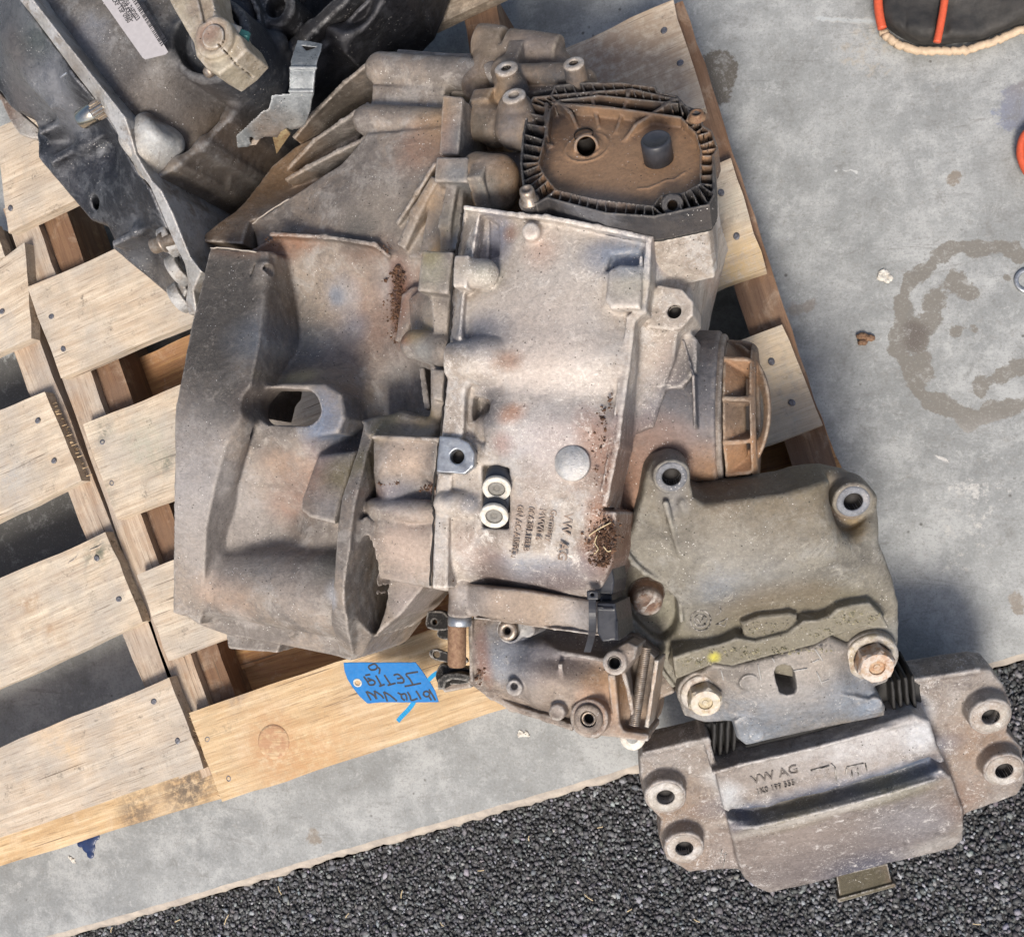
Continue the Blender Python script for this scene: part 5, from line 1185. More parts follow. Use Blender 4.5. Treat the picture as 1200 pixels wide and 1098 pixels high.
ST = [  # marker strokes, traced in the tag's own plane
    [(280, 345), (330, 325), (360, 350), (345, 378), (300, 385), (275, 360), (285, 340)], [(355, 355), (385, 375), (380, 425)],      # 6
    [(225, 450), (262, 500), (285, 535), (330, 530), (335, 500), (295, 480), (262, 468)], [(240, 440), (290, 430)], [(262, 500), (300, 488)],   # A
    [(345, 440), (375, 490), (400, 540)], [(380, 550), (435, 530)],   # T
    [(432, 435), (460, 480), (490, 525)], [(465, 540), (545, 518)],    # T
    [(525, 440), (560, 428), (590, 440)], [(560, 475), (610, 462)], [(560, 515), (620, 512), (625, 480), (590, 440)],   # E
    [(635, 550), (720, 535), (800, 518)], [(720, 535), (690, 480), (650, 430), (700, 415), (770, 405)],     # J
    [(248, 600), (270, 640), (298, 690)], [(252, 600), (320, 635), (355, 678)], [(330, 595), (355, 678)], [(330, 595), (400, 640), (425, 672)],   # W
    [(425, 605), (445, 650), (462, 700)], [(425, 605), (490, 640), (558, 698)],  # V
    [(565, 612), (600, 630), (640, 625), (655, 655), (660, 690)], [(600, 630), (610, 670), (640, 690)],    # 4
    [(665, 605), (690, 650), (705, 690), (765, 672)],  # 7
    [(750, 595), (780, 640), (800, 680)],   # 1
    [(825, 640), (830, 610), (860, 600), (885, 620), (875, 650), (840, 650), (825, 625)], [(875, 640), (905, 690)],    # 6
    [(880, 580), (912, 630), (945, 690)]]
ps = []
for q in ST:
    c_ = [FT.p(*tg(*p), .0002) for p in q]; c_ = spline(c_, 4, False) if len(c_) > 2 else c_
    v, f = tube(c_, .00115, 6); v = [np.array([p[0], p[1], .0001+(p[2]-.0002)*.25]) for p in v]; ps.append((v, f))
link('handwriting', mesh('handwriting', *merge(ps), False), M_ink, TG, FT.mat())
def strap(pts, w, name, notches=0):
    P = spline([W(*q) for q in pts], 6, False); V = []; F = []
    for i, p in enumerate(P):
        t = P[min(i+1, len(P)-1)]-P[max(i-1, 0)]; t /= np.linalg.norm(t); sd = np.cross(t, [0, 0, 1]); sd /= np.linalg.norm(sd); up_ = np.cross(sd, t)
        e_ = .0005 if (notches and i % 2) else 0
        V += [p-sd*w+up_*e_, p+sd*w+up_*e_, p+sd*w-up_*.0012, p-sd*w-up_*.0012]
    for i in range(len(P)-1):
        for k in range(4): F.append((i*4+k, i*4+4+k, i*4+4+(k+1) % 4, i*4+(k+1) % 4))
    F += [(0, 1, 2, 3), tuple(len(V)-4+k for k in range(4))[::-1]]
    link(name, mesh(name, V, F, False), M_cyan, TG)
strap([(502, 797, .184), (508, 791, .195), (516, 786, .210), (522, 782, .222)], .0022, 'tie_loop')
strap([(487, 815, .170), (484, 824, .166), (477, 833, .164), (471, 839, .163), (466, 845, .162)], .0024, 'tie_tail', 1)
# ---------------------------------------------------------------- the second, dark transmission at the top left
c0 = W(150, 60, DZ)
OT = empty('transmission', (c0[0], c0[1], DZ), 'dark grey transmission with barcode label and pale lever arm in the top left corner', 'gearbox')
M_black_al = cast('black_alloy', (.022, .022, .026), (.012, .012, .014), (.035, .036, .042), .3, .5, .03, 1, (.12, .12, .13))
o1 = Solid(G, .0020)
top = [(50, 10, .352), (130, 10, .350), (230, 10, .330), (90, 70, .350), (150, 70, .350), (230, 80, .325), (150, 130, .345), (210, 120, .325), (270, 110, .28), (180, 190, .32), (230, 160, .300), (-40, -60, .35), (150, -80, .35), (300, -80, .30)]
o1.prism([(30, -120), (45, 0), (83, 52), (117, 97), (147, 137), (160, 180), (176, 212), (205, 192), (237, 168), (270, 135), (300, 98), (290, 60), (300, 0), (310, -120)], .37, .13, r=.006, top=top)
o1.vcyl(245, 46, .345, .25, 52, rd=.006, k=.010)
o1.vcyl(243, 44, .37, .325, 43, rd=.004, k=.004, sub=True, zs=.345)
o1.vcyl(249, 43, .352, .26, 30, rd=.003, k=.004)
o1.rib([(176, 210, .332), (205, 191, .325), (236, 168, .312), (268, 134, .295), (302, 96, .275)], .15, 9, .012, .004)
o1.prism([(196, 203), (228, 180), (236, 168), (255, 176), (270, 198), (267, 222), (240, 238), (216, 253), (206, 230), (190, 217)], .262, .14, r=.006, k=.004, top=[(200, 205, .285), (240, 180, .275), (265, 205, .25), (215, 250, .245)])
o1.prism([(190, 216), (216, 253), (248, 283), (314, 180), (345, 128), (300, 100), (266, 140), (240, 170)], .18, .13, r=.006, k=.01)
o1.cap((219, 258, .200), (224, 282, .200), 10, k=.004)
o1.prism([(250, 212), (254, 222), (251, 229), (247, 226)], .35, .2, r=0, k=.001, sub=True); o1.prism([(258, 205), (266, 200), (266, 210), (257, 216)], .35, .2, r=0, k=.001, sub=True)
o1.rib([(298, 104, .270), (322, 70, .262), (360, 36, .262), (410, -10, .262)], .13, 15, .01, .004)
o1.vcyl(322, 8, .285, .16, 24, rd=.004, k=.006); o1.vcyl(322, 8, .31, .262, 13, rd=.001, k=.001, sub=True, zs=.285)
o1.rib([(262, -20, .30), (280, 12, .298), (298, 40, .29)], .14, 12, .006); o1.rib([(285, -20, .31), (300, 10, .30), (306, 40, .29)], .14, 5, .003)
o1.cap((292, 62, .285), (322, 52, .275), 16, k=.006); o1.cap((300, 86, .272), (330, 62, .265), 11, k=.004)
o4 = Solid(G, .0020); o4.prism([(305, -120), (520, -120), (473, 0), (436, 39), (380, 93), (350, 118), (322, 112), (300, 100)], .235, .13, r=.012, k=.02, top=[(320, 90, .20), (380, 40, .235), (440, 10, .200), (400, 80, .165), (440, 38, .16)])
o4.rib([(330, 100, .235), (380, 52, .245), (440, -8, .250)], .13, 5, .012)
o4.cap((345, -10, .262), (360, -40, .262), 16, k=.006)
finish(o4, 'lower_housing', M_black_al, OT, [(350, 60, 50, (.03, .035, .05), .6, .22)])
finish(o1, 'transmission_case', M_other, OT, [(80, 60, 30, (.10, .075, .06), .6), (130, 120, 30, (.10, .075, .06), .6), (110, 40, 24, (.20, .21, .24), .5), (200, 130, 24, (.19, .20, .23), .7), (140, 90, 40, (.16, .15, .145), .6), (190, 110, 30, (.19, .175, .16), .6), (225, 130, 22, (.10, .07, .055), .7), (240, 150, 16, (.26, .18, .10), .6, .3, (3, 45)), (225, 205, 30, (.30, .25, .20), .85, .26), (240, 190, 16, (.36, .34, .31), .6, .26), (350, 40, 90, (.022, .026, .036), .95, .25), (300, 60, 40, (.035, .045, .065), .9, .28), (400, 60, 50, (.016, .015, .016), .95, .2), (270, 80, 30, (.05, .055, .065), .8, .28), (245, 80, 40, (.045, .05, .06), .7), (215, 40, 22, (.045, .05, .06), .7), (280, 200, 50, (.075, .06, .05), .8, .18), (222, 270, 14, (.16, .13, .11), .8, .2)])  # dark spots around the lever hub: ring of shade painted in
# pale round boss beside the flange
o2 = Solid(G, .0016)
o2.cyl((158, 182, .334), (190, 148, .336), 29, 27, rd=.009, k=.01); o2.cap((178, 196, .322), (202, 170, .318), 16, 12, k=.02)
finish(o2, 'bearing_boss', M_pale, OT, [(185, 160, 24, (.38, .40, .41), .6), (165, 195, 14, (.33, .27, .2), .6), (175, 133, 8, (.14, .10, .08), .6)])
# bright machined flange edge
f_ = Solid(G, .0013)
L1 = [(25, 0), (42, 22), (58, 45), (83, 80), (108, 112), (133, 148), (147, 178), (164, 204), (176, 219), (193, 259), (205, 287), (216, 309), (220, 330), (217, 352), (221, 369)]
R1 = [(230, 366), (226, 340), (236, 318), (222, 300), (201, 248), (188, 222), (178, 212), (159, 180), (147, 137), (117, 97), (83, 52), (45, 0)]
f_.prism([(-20, -80)]+L1+R1+[(5, -80)], .372, .13, r=.0015, k=.001, top=[(0, -40, .385), (90, 90, .372), (175, 215, .345), (222, 367, .290)])
f_.prism([(215, 286), (245, 293), (238, 320), (226, 330), (218, 305)], .285, .2, r=.002, k=.003)
def ear(cx, cy, z, w, h_, ang):
    q = [(cx+w*math.cos(a)*math.cos(ang)-h_*math.sin(a)*math.sin(ang), cy+w*math.cos(a)*math.sin(ang)+h_*math.sin(a)*math.cos(ang)) for a in np.linspace(0, 6.283, 18)[:-1]]
    return q
ax2 = np.array([-.87, -.5, 0])
for x, y, z, r, ri in ((198, 284, .290, .017, .008), (208, 318, .272, .018, .009), (210, 350, .258, .017, .009)):
    c_ = W(x, y, z); f_.add(Pcyl(c_-ax2*.010, c_+ax2*.003, r, None, .001), .002); f_.sub(Pcyl(c_-ax2*.02, c_+ax2*.02, ri), .0)
f_.prism([(202, 336), (212, 330), (219, 340), (214, 352), (206, 346)], .27, .25, r=.002, k=.002)
M_fl = cast('machined_flange', (.33, .32, .30), (.42, .42, .42), (.25, .22, .19), .35, .42, .3)
finish(f_, 'flange', M_fl, OT, [(75, 60, 30, (.24, .21, .18), .6), (185, 240, 30, (.36, .36, .36), .7), (235, 310, 20, (.30, .23, .17), .7)], .0002)
# pressed pan left of the flange
p_ = Solid(G, .0020)
top = [(10, 10, .335), (30, 20, .350), (0, 60, .315), (50, 60, .345), (20, 90, .318), (70, 90, .342), (20, 125, .275), (60, 120, .318), (100, 125, .335), (45, 155, .268), (80, 150, .272), (120, 150, .30), (60, 180, .272), (110, 175, .285), (140, 190, .30), (90, 230, .262), (140, 240, .285), (180, 250, .31), (125, 262, .262), (150, 275, .262), (190, 290, .275), (140, 295, .240), (175, 300, .242), (170, 318, .232), (205, 345, .232), (-60, -60, .30), (-60, 40, .27)]
p_.prism([(-120, -120), (-10, -100), (27, 4), (60, 50), (84, 83), (109, 115), (134, 151), (148, 181), (165, 207), (177, 222), (194, 262), (206, 290), (216, 312), (219, 340), (221, 366), (202, 350), (158, 313), (131, 290), (133, 280), (125, 263), (106, 258), (84, 232), (44, 184), (42, 158), (44, 150), (38, 137), (28, 131), (18, 130), (10, 123), (0, 107), (-60, 50), (-120, 30)], .37, .14, r=.004, k=.002, top=top)
p_.rib([(48, 152, .288), (80, 138, .294), (112, 124, .305)], .2, 9, .014, .004)
p_.rib([(62, 186, .285), (100, 166, .290), (128, 150, .305)], .2, 10, .014, .004)
p_.rib([(134, 284, .272), (160, 270, .282), (184, 256, .300)], .2, 8, .012, .004)
p_.rib([(12, 40, .332), (40, 90, .330), (60, 120, .322)], .2, 12, .02, .004)
p_.vcyl(110, 236, .34, .2, 8, k=.001, sub=True, zs=.270)
finish(p_, 'oil_pan', M_dark_pan, OT, [(20, 30, 60, (.12, .125, .135), .9, .33), (55, 85, 50, (.17, .175, .185), .85, .33), (70, 110, 30, (.15, .155, .17), .7, .33), (30, 60, 30, (.10, .085, .075), .6, .33), (50, 45, 24, (.045, .06, .06), .7, .34), (40, 20, 20, (.17, .18, .19), .6, .34), (20, 115, 22, (.11, .10, .10), .7, .29), (75, 165, 14, (.13, .135, .15), .7, .28, (3, 30)), (160, 300, 22, (.06, .055, .05), .7, .25), (195, 330, 26, (.13, .115, .10), .7, .24), (150, 285, 18, (.10, .11, .13), .5, .26, (3, 30))])
p2 = Solid(G, .0016); p2.prism([(-80, 60), (0, 118), (10, 140), (22, 157), (38, 163), (46, 162), (44, 150), (30, 138), (10, 120), (-60, 45)], .245, .235, r=.002); finish(p2, 'pan_rim', M_pale, OT, [(10, 130, 30, (.15, .10, .075), .8)])
# lever arm with clamp
a_ = Solid(G, .0012)
a_.prism([(165, -90), (232, -90), (246, 0), (250, 12), (262, 26), (270, 36), (281, 41), (289, 58), (275, 74), (256, 88), (240, 79), (229, 66), (226, 50), (198, 0)], .395, .35, r=.004, k=.002)
a_.vcyl(249, 43, .402, .36, 25, rd=.004, k=.004); a_.vcyl(249, 43, .405, .37, 14.5, rd=.0008, k=.001); a_.sub(Ptor(a_.P((249, 43, .4022)), (0, 0, 1), G.r(15.5, 249, 43, .402), .0012), .0004)
a_.prism([(205, -80), (222, -80), (240, 8), (236, 22), (229, 25)], .41, .390, r=.001, k=.001, sub=True)
q = Solid(G, .0012)
A, B = a_.P((258, 53, .40)), a_.P((272, 72, .40)); a_.sub(Pprism([A[:2]+[.0009, 0], B[:2]+[.0009, 0], B[:2]-[.0009, 0], A[:2]-[.0009, 0]], .36, .42, 0), 0)
M_arm = cast('lever_alloy', (.36, .31, .23), (.30, .25, .185), (.42, .37, .30), .2, .55, .25)
lv = finish(a_, 'lever_arm', M_arm, OT, [(249, 43, 20, (.24, .16, .12), .8), (232, 10, 20, (.22, .17, .13), .6), (260, 80, 16, (.40, .36, .28), .5)])
lettering('cast_lettering', '0320', 217, -2, .3905, G, -52, .0115, M_arm, lv, .0012, .8)
A = W(272, 40, .385); B = W(289, 46, .378); polyc(*lathe(A, B-A, [(.0068, 0), (.0068, .014), (.0055, .016), (.001, .016)], 6), 'clamp_bolt', simple('teal_bolt', (.03, .16, .15), .4, .3), lv)
A = W(268, 38, .386); polyc(*lathe(A, B-A, [(.0085, 0), (.0085, .010), (.001, .010)], 24), 'washer', M_pale, lv, True)
for m__ in ('washer',): setcol([o_ for o_ in lv.children if o_.name.startswith(m__)][-1].data, 'tint', np.zeros((len([o_ for o_ in lv.children if o_.name.startswith(m__)][-1].data.vertices), 4)))
polyc(*lathe(W(246, 84, .360), (-.3, -.6, .7), [(.0055, -.01), (.0055, .003), (.0045, .005), (.001, .005)], 12), 'small_screw', M_steel, OT, True)
# splined shaft stub, bolt, pin
A = W(95, 141, .352); B = W(124, 124, .358); L = np.linalg.norm(B-A); r_ = G.r(11.5, 100, 140, .35)
polyc(*lathe(A, B-A, [(r_*.45, .0015), (r_*.5, 0), (r_*.9, 0), (r_, .0015), (r_, L*.56), (r_*.93, L*.6), (r_*.8, L*.62), (r_*.8, L*1.1)], 40), 'shaft_stub', simple('bright_steel', (.55, .52, .45), .18, 1, 300, .2, .1), OT, True)
ps = []
u_, v_, n_ = frame_from(B-A)
for k in range(14):
    a = 2*math.pi*k/14; c_ = u_*math.cos(a)+v_*math.sin(a); ps.append(tube([A+n_*L*.60+c_*r_*.86, A+n_*L*1.05+c_*r_*.86], .0011, 5))
polyc(*merge(ps), 'spline_teeth', M_steel, OT)
A = W(180, 289, .300); B = W(206, 279, .304); polyc(*lathe(A, B-A, [(.001, .002), (.0050, .002), (.0052, 0), (.0078, 0), (.0082, .001), (.0082, .012), (.0105, .013), (.0105, .016), (.006, .016), (.006, .03)], 24), 'flange_bolt', M_steel, OT, True)
polyc(*tube([W(71, 91, .356), W(78, 86, .358), W(86, 81, .36)], .0011, 6), 'split_pin', M_zinc, OT)
# zinc bracket
def plate(pts, th=.0022):
    P3 = [W(*q) for q in pts]; n_ = np.cross(P3[1]-P3[0], P3[2]-P3[0]); n_ /= np.linalg.norm(n_); n_ = n_ if n_[2] > 0 else -n_; return slab(P3, -n_*th)
br = Solid(G, .0010)
BRP = [(348, 47), (362, 48), (377, 51), (375, 62), (370, 80), (368, 95), (367, 108), (363, 128), (356, 146), (338, 151), (322, 159), (306, 160), (297, 165), (288, 172), (276, 173), (258, 174), (270, 164), (288, 148), (300, 136), (309, 122), (317, 110), (328, 110), (339, 109), (339, 95), (340, 78), (343, 62)]
BRT = [(350, 50, .292), (374, 54, .292), (342, 79, .310), (370, 80, .310), (340, 106, .302), (366, 107, .302), (318, 112, .306), (352, 140, .270), (330, 140, .276), (310, 130, .298), (300, 158, .272), (285, 160, .272), (262, 173, .258)]
br.prism(BRP, .33, .2, r=.0008, k=0, top=BRT)
big_ = [(cx_+(cx_-330)*.5, cy_+(cy_-115)*.5) for cx_, cy_ in BRP]
br.prism([(200, 0), (430, 0), (430, 220), (200, 220)], .33, .10, r=0, k=0, top=[(x, y, z-.0028) for x, y, z in BRT], sub=True, zs=.29)
br.prism([(352, 53), (371, 55), (360, 61)], .33, .2, r=0, k=0, sub=True, zs=.294)
br.vcyl(293, 164, .33, .2, 4, k=0, sub=True, zs=.27)
br.cap((341, 80, .3105), (370, 80, .3105), 2.2, k=.002); br.cap((340, 107, .3025), (366, 107, .3025), 2.2, k=.002)
M_dz = cast('dull_zinc_plate', (.27, .29, .30), (.20, .215, .225), (.33, .35, .36), .45, .42, .3, 1, (.5, .52, .53))
finish(br, 'cable_bracket', M_dz, OT, [(300, 150, 26, (.25, .20, .16), .7), (330, 135, 14, (.36, .35, .33), .6)], 0)
polyc(*merge([plate([(335, 152, .268), (340, 158, .262), (324, 181, .232), (319, 160, .262)])]), 'bracket_tab', M_yzinc, OT, False, None, .0005)
polyc(*merge([plate([(301, 158, .2625), (312, 152, .2645), (300, 170, .259), (290, 171, .259)])]), 'bracket_nut', M_steel, OT)
# the label
SZ = .366
nS = np.array([0, 0, 1.]); q = [W(x, y, SZ) for x, y in ((86, -46), (119, 0), (167, 68), (170, 70), (194, 64), (197, 61), (157, -4), (128, -46))]
# follow the case top: find its height by a ray down onto the built mesh is not needed, the label bridges the casting
LB = link('barcode_label', mesh('barcode_label', *slab(q, (0, 0, -.0006)), False), M_paper, OT)
for t, x, y, s_, sq in (('PAT A TDM CXP TSP 0980', 113, -26, .0062, .70), ('T300T0278P30EAX09C', 124, -20, .0058, .74), ('10056 26P2023', 141, -3, .0056, .74)):
    lettering('print', t, x, y, SZ+.0002, G, -54.5, s_*1.25, M_print, LB, .00004, sq)
g = np.random.default_rng(12); ps = []; t = 0
A = W(135, -30, SZ+.0003); B = W(189, 55, SZ+.0003); d_ = (B-A)/np.linalg.norm(B-A); pr = np.array([d_[1], -d_[0], 0]); pr = pr if pr[0] < 0 else -pr; L = np.linalg.norm(B-A)
while t < L:
    w_ = .0004*g.integers(1, 4); a0 = A+d_*t; ps.append(slab([a0, a0+d_*w_, a0+d_*w_-pr*.0085, a0-pr*.0085], (0, 0, -.0001))); t += w_+.0004*g.integers(1, 4)
link('barcode', mesh('barcode', *merge(ps), False), M_print, LB)
# ---------------------------------------------------------------- the engine mount leaning in front
nM = np.array([.225, -.45, .9]); nM /= np.linalg.norm(nM)
uM = np.array([1., 0, 0]); uM -= nM*(uM@nM); uM /= np.linalg.norm(uM)
FM = Frame(W(1000, 1040, -.014), np.array([uM, np.cross(nM, uM), nM]))
MT = empty('engine_mount', FM.O, 'heavy two-part cast engine mount with rusty bolts, leaning against the gearbox at lower right', 'engine mount')
t = Solid(FM, .0016)
OUT = [(783, 539), (799, 544), (808, 558), (813, 584), (827, 592), (923, 578), (971, 564), (996, 561), (1019, 570), (1030, 584), (1031, 637), (1047, 678), (1054, 710), (1053, 755), (1046, 790), (1010, 806), (900, 790), (840, 815), (805, 830), (790, 803), (764, 771), (735, 736), (717, 700), (714, 672), (729, 643), (741, 621), (751, 585), (757, 556), (766, 543)]
top = [(785, 535, .066), (790, 560, .068), (765, 600, .066), (800, 610, .078), (830, 600, .082), (900, 585, .082), (960, 572, .078), (790, 650, .076), (850, 650, .086), (930, 640, .086), (975, 620, .084), (1020, 640, .066), (1000, 560, .054), (1020, 600, .054), (1000, 640, .074),
       (820, 700, .076), (860, 700, .080), (920, 690, .080), (980, 680, .080), (1030, 690, .068), (820, 735, .064), (870, 735, .062), (930, 720, .064), (980, 705, .068), (830, 760, .070), (950, 745, .068), (1040, 740, .058), (740, 650, .062), (800, 760, .058), (1000, 780, .06), (830, 800, .056)]
t.prism(OUT, .10, .030, r=.006, k=0, top=top)
# recess around the bolt
t.prism([(738, 655), (752, 670), (778, 681), (797, 701), (799, 724), (792, 752), (776, 764), (758, 752), (738, 728), (722, 697), (721, 674), (729, 656)], .10, .036, r=.003, k=.005, sub=True, sm=3, zs=.068)
t.rib([(732, 644, .066), (742, 660, .068), (756, 672, .070), (779, 683, .070), (797, 703, .070), (799, 728, .066)], .03, 5, .005, .002)
t.rib([(716, 676, .062), (718, 698, .060), (736, 732, .058), (762, 768, .056), (789, 804, .052)], .02, 4, .003, .0015)
# right notch for the eye
t.prism([(968, 573), (974, 600), (984, 619), (1000, 624), (1020, 612), (1034, 600), (1034, 566), (1010, 552), (980, 556)], .12, .048, r=.006, k=.010, sub=True, sm=3, zs=.06)
t.vcyl(1000, 588, .066, .040, 24, rd=.003, k=.006); t.vcyl(1000, 588, .08, 0, 11.5, rd=0, k=.001, sub=True, zs=.066)
t.vcyl(787, 559, .073, .045, 22, rd=.002, k=.006); t.vcyl(787, 559, .1, 0, 11.5, rd=0, k=.001, sub=True, zs=.073)
for a, b_ in (((780, 590), (797, 650)), ((799, 588), (817, 648))): t.cap((a[0], a[1], .0745), (b_[0], b_[1], .0775), 4, 2, k=.006)
# rough olive bead across the foot of it
RG = [(789, 771), (812, 763), (831, 758), (845, 755), (863, 748), (885, 752), (905, 747), (923, 742), (942, 728), (958, 727), (971, 723), (981, 714), (1000, 709), (1019, 707), (1035, 723), (1042, 737), (1010, 735), (974, 745), (955, 755), (910, 767), (859, 780), (837, 777), (812, 788), (792, 797)]
t.prism(RG, .082, .03, r=.002, k=.002)
t.prism([(869, 731), (890, 723), (925, 719), (936, 722), (930, 736), (915, 746), (888, 752), (872, 744)], .076, .03, r=.004, k=.003)
t.cap((792, 772, .066), (826, 760, .070), 9, k=.006)
OL = (.165, .148, .108)
finish(t, 'upper_bracket', M_mtop, MT, [(860, 640, 60, (.22, .21, .19), .5), (840, 690, 30, (.16, .18, .21), .6, .07), (900, 690, 40, (.17, .175, .18), .5, .07), (830, 735, 20, (.12, .14, .18), .6, .07), (790, 590, 16, (.24, .26, .29), .6), (788, 560, 20, (.22, .25, .30), .8), (1000, 588, 22, (.17, .165, .175), .7), (1010, 628, 12, (.26, .19, .10), .8), (995, 615, 12, (.15, .09, .055), .8), (900, 565, 60, (.14, .11, .07), .6, .06, (3, -10)), (850, 580, 20, (.13, .10, .07), .6), (960, 560, 24, (.15, .125, .085), .6), (900, 710, 30, (.16, .11, .065), .7, .07, (2, 12)), (960, 705, 20, (.14, .10, .06), .7), (850, 752, 20, (.10, .085, .055), .8), (900, 760, 70, OL, .85, .08, (2.0, 14)), (1000, 725, 30, OL, .85, .08), (820, 775, 26, OL, .8, .08), (837, 770, 6, (.50, .45, .06), .9, .082), (740, 690, 30, (.15, .13, .09), .6, .05), (820, 820, 20, (.17, .19, .21), .6, .05), (1045, 740, 20, (.20, .205, .20), .6, .05), (780, 740, 20, (.20, .19, .14), .6)], .0006)  # bluish spots in the dip above the bead: painted shade
crumbs([(900, 762, 80, 4, .082, 140), (1000, 724, 34, 9, .082, 110), (815, 776, 22, 7, .082, 60), (902, 736, 28, 9, .077, 50), (870, 768, 30, 6, .082, 50), (955, 742, 22, 8, .082, 50)], 9, MT, 'rough_crust', .55, FM, simple('olive_crust', (.20, .175, .095), .85, 0, 300, .4, .3, (.36, .33, .24)))
# rust-red bolt in the recess
v, f = lathe(FM.p(757, 694, .034), (0, 0, 1), [(.0175, 0), (.0175, .004), (.0150, .006), (.0142, .018), (.0120, .022), (.008, .0232), (.001, .0236)], 36)
M_rbolt = cast('rusty_bolt', (.17, .085, .05), (.12, .075, .055), (.22, .13, .08), .2, .6, .1)
o = link('bolt', mesh('bolt', v, f), M_rbolt, MT, FM.mat()); setcol(o.data, 'tint', np.zeros((len(v), 4)))
# core arm
k_ = Solid(FM, .0014)
CO = [(835, 779), (859, 781), (905, 770), (955, 757), (972, 747), (990, 755), (1045, 770), (1052, 778), (1040, 800), (1024, 806), (1038, 830), (1037, 840), (955, 856), (874, 874), (864, 866), (858, 846), (826, 848), (802, 840), (794, 818), (806, 800)]
top = [(840, 782, .072), (900, 775, .076), (965, 755, .076), (860, 820, .074), (920, 810, .080), (980, 790, .078), (870, 850, .070), (950, 835, .076), (1020, 822, .070), (1020, 780, .060), (824, 820, .058), (870, 872, .064), (950, 855, .066), (1030, 836, .064), (800, 830, .055), (1045, 790, .058)]
k_.prism(CO, .10, .02, r=.005, k=0, top=top)
k_.prism([(860, 846), (870, 840), (985, 812), (1034, 824), (1036, 829), (1035, 835), (875, 873), (866, 866)], .078, .03, r=.004, k=.004, top=[(866, 850, .072), (1030, 828, .074), (870, 872, .066), (1035, 838, .068)])
k_.vcyl(824, 812, .064, .02, 30, rd=.002, k=.004); k_.vcyl(1020, 770, .068, .02, 33, rd=.002, k=.004)
k_.prism([(908, 790), (911, 783), (919, 780), (927, 782), (931, 789), (934, 806), (931, 813), (922, 815), (914, 812), (910, 800)], .12, .035, r=0, k=.001, sub=True, zs=.080)
k_.vcyl(1024, 826, .074, .06, 10, rd=.0005, k=.002); k_.vcyl(887, 862, .0715, .06, 9, rd=.0005, k=.002)
k_.vcyl(878, 800, .079, .06, 11, rd=.0005, k=.002)
finish(k_, 'core_arm', M_mid, MT, [(900, 840, 50, (.17, .20, .24), .6, .07, (2, 14)), (990, 810, 30, (.19, .21, .24), .6), (930, 800, 40, (.30, .27, .24), .5), (880, 870, 16, (.26, .28, .31), .6), (1020, 830, 20, (.20, .24, .30), .6), (960, 770, 24, (.30, .26, .22), .5), (890, 795, 20, (.32, .29, .26), .4), (830, 800, 20, (.26, .20, .15), .4)], .0005)
g = np.random.default_rng(2); ps = []
for x, y, dx, dy in ((888, 778, 4, 19), (930, 786, 16, -3), (952, 776, 8, -4), (955, 760, 9, 14), (957, 787, 7, 16), (962, 800, 9, -4), (845, 785, 3, 12), (905, 771, 3, 5)):
    c_ = [FM.p(x+dx*q_, y+dy*q_, .0) for q_ in (0, .5, 1)]
    tp = rbf([tuple(FM.p(*q_)[:2])+(q_[2],) for q_ in top])
    c_ = [FM.p(x+dx*q_, y+dy*q_, float(tp(*FM.p(x+dx*q_, y+dy*q_, .076)[:2]))+.0002) for q_ in (0, .33, .66, 1)]
    ps.append(tube(c_, .0007, 5))
link('scratches', mesh('scratches', *merge(ps)), simple('paint_pen', (.42, .41, .39), .8, 0, 900, .4, .3), MT, FM.mat())['kind'] = 'stuff'
def hexbolt(x, y, h, rf, rh, hh, mat):
    c_ = FM.p(x, y, h); RF = FM.r(rf, x, y, h); RH = FM.r(rh, x, y, h)
    root = link('flange_bolt', mesh('flange_bolt', *lathe(c_, (0, 0, 1), [(RF, -.004), (RF, .0015), (RF*.96, .003), (RF*.74, .0042), (RF*.70, .0038)], 48, False)), M_yz2, MT, FM.mat())
    V = []; F = []; n = 6
    prof = [(RH, .003), (RH, hh*.86), (RH*.90, hh), (RH*.45, hh*.99), (RH*.42, hh*.90), (RH*.20, hh*.90), (RH*.18, hh*.94)]
    for j, (r, z) in enumerate(prof):
        for i in range(24):
            a = 2*math.pi*i/24+.3; hexr = math.cos(math.pi/6)/math.cos((a-.3) % (math.pi/3)-math.pi/6) if j < 2 else 1.0 if j > 3 else 1
            V.append(c_+np.array([math.cos(a)*r*hexr*(1.08 if j < 2 else 1), math.sin(a)*r*hexr*(1.08 if j < 2 else 1), z]))
    for j in range(len(prof)-1):
        for i in range(24): k = (i+1) % 24; F.append((j*24+i, j*24+k, (j+1)*24+k, (j+1)*24+i))
    F.append(tuple((len(prof)-1)*24+i for i in range(24)))
    o = link('hex_head', mesh('hex_head', V, F, False), mat, root, FM.mat()); 
    for q in (root, o): setcol(q.data, 'tint', np.zeros((len(q.data.vertices), 4)))
    return root
M_yz2 = cast('passivated_bolt', (.30, .25, .17), (.36, .34, .31), (.22, .14, .09), .4, .45, .4)
M_hx = cast('rust_bolt_head', (.34, .19, .10), (.24, .13, .08), (.42, .32, .22), .3, .5, .2)
M_hy = cast('brassy_bolt_head', (.40, .32, .19), (.46, .41, .31), (.28, .16, .09), .4, .45, .3)
hexbolt(1021, 769, .068, 31, 21, .020, M_hx); hexbolt(824, 812, .064, 27, 19, .017, M_hy)
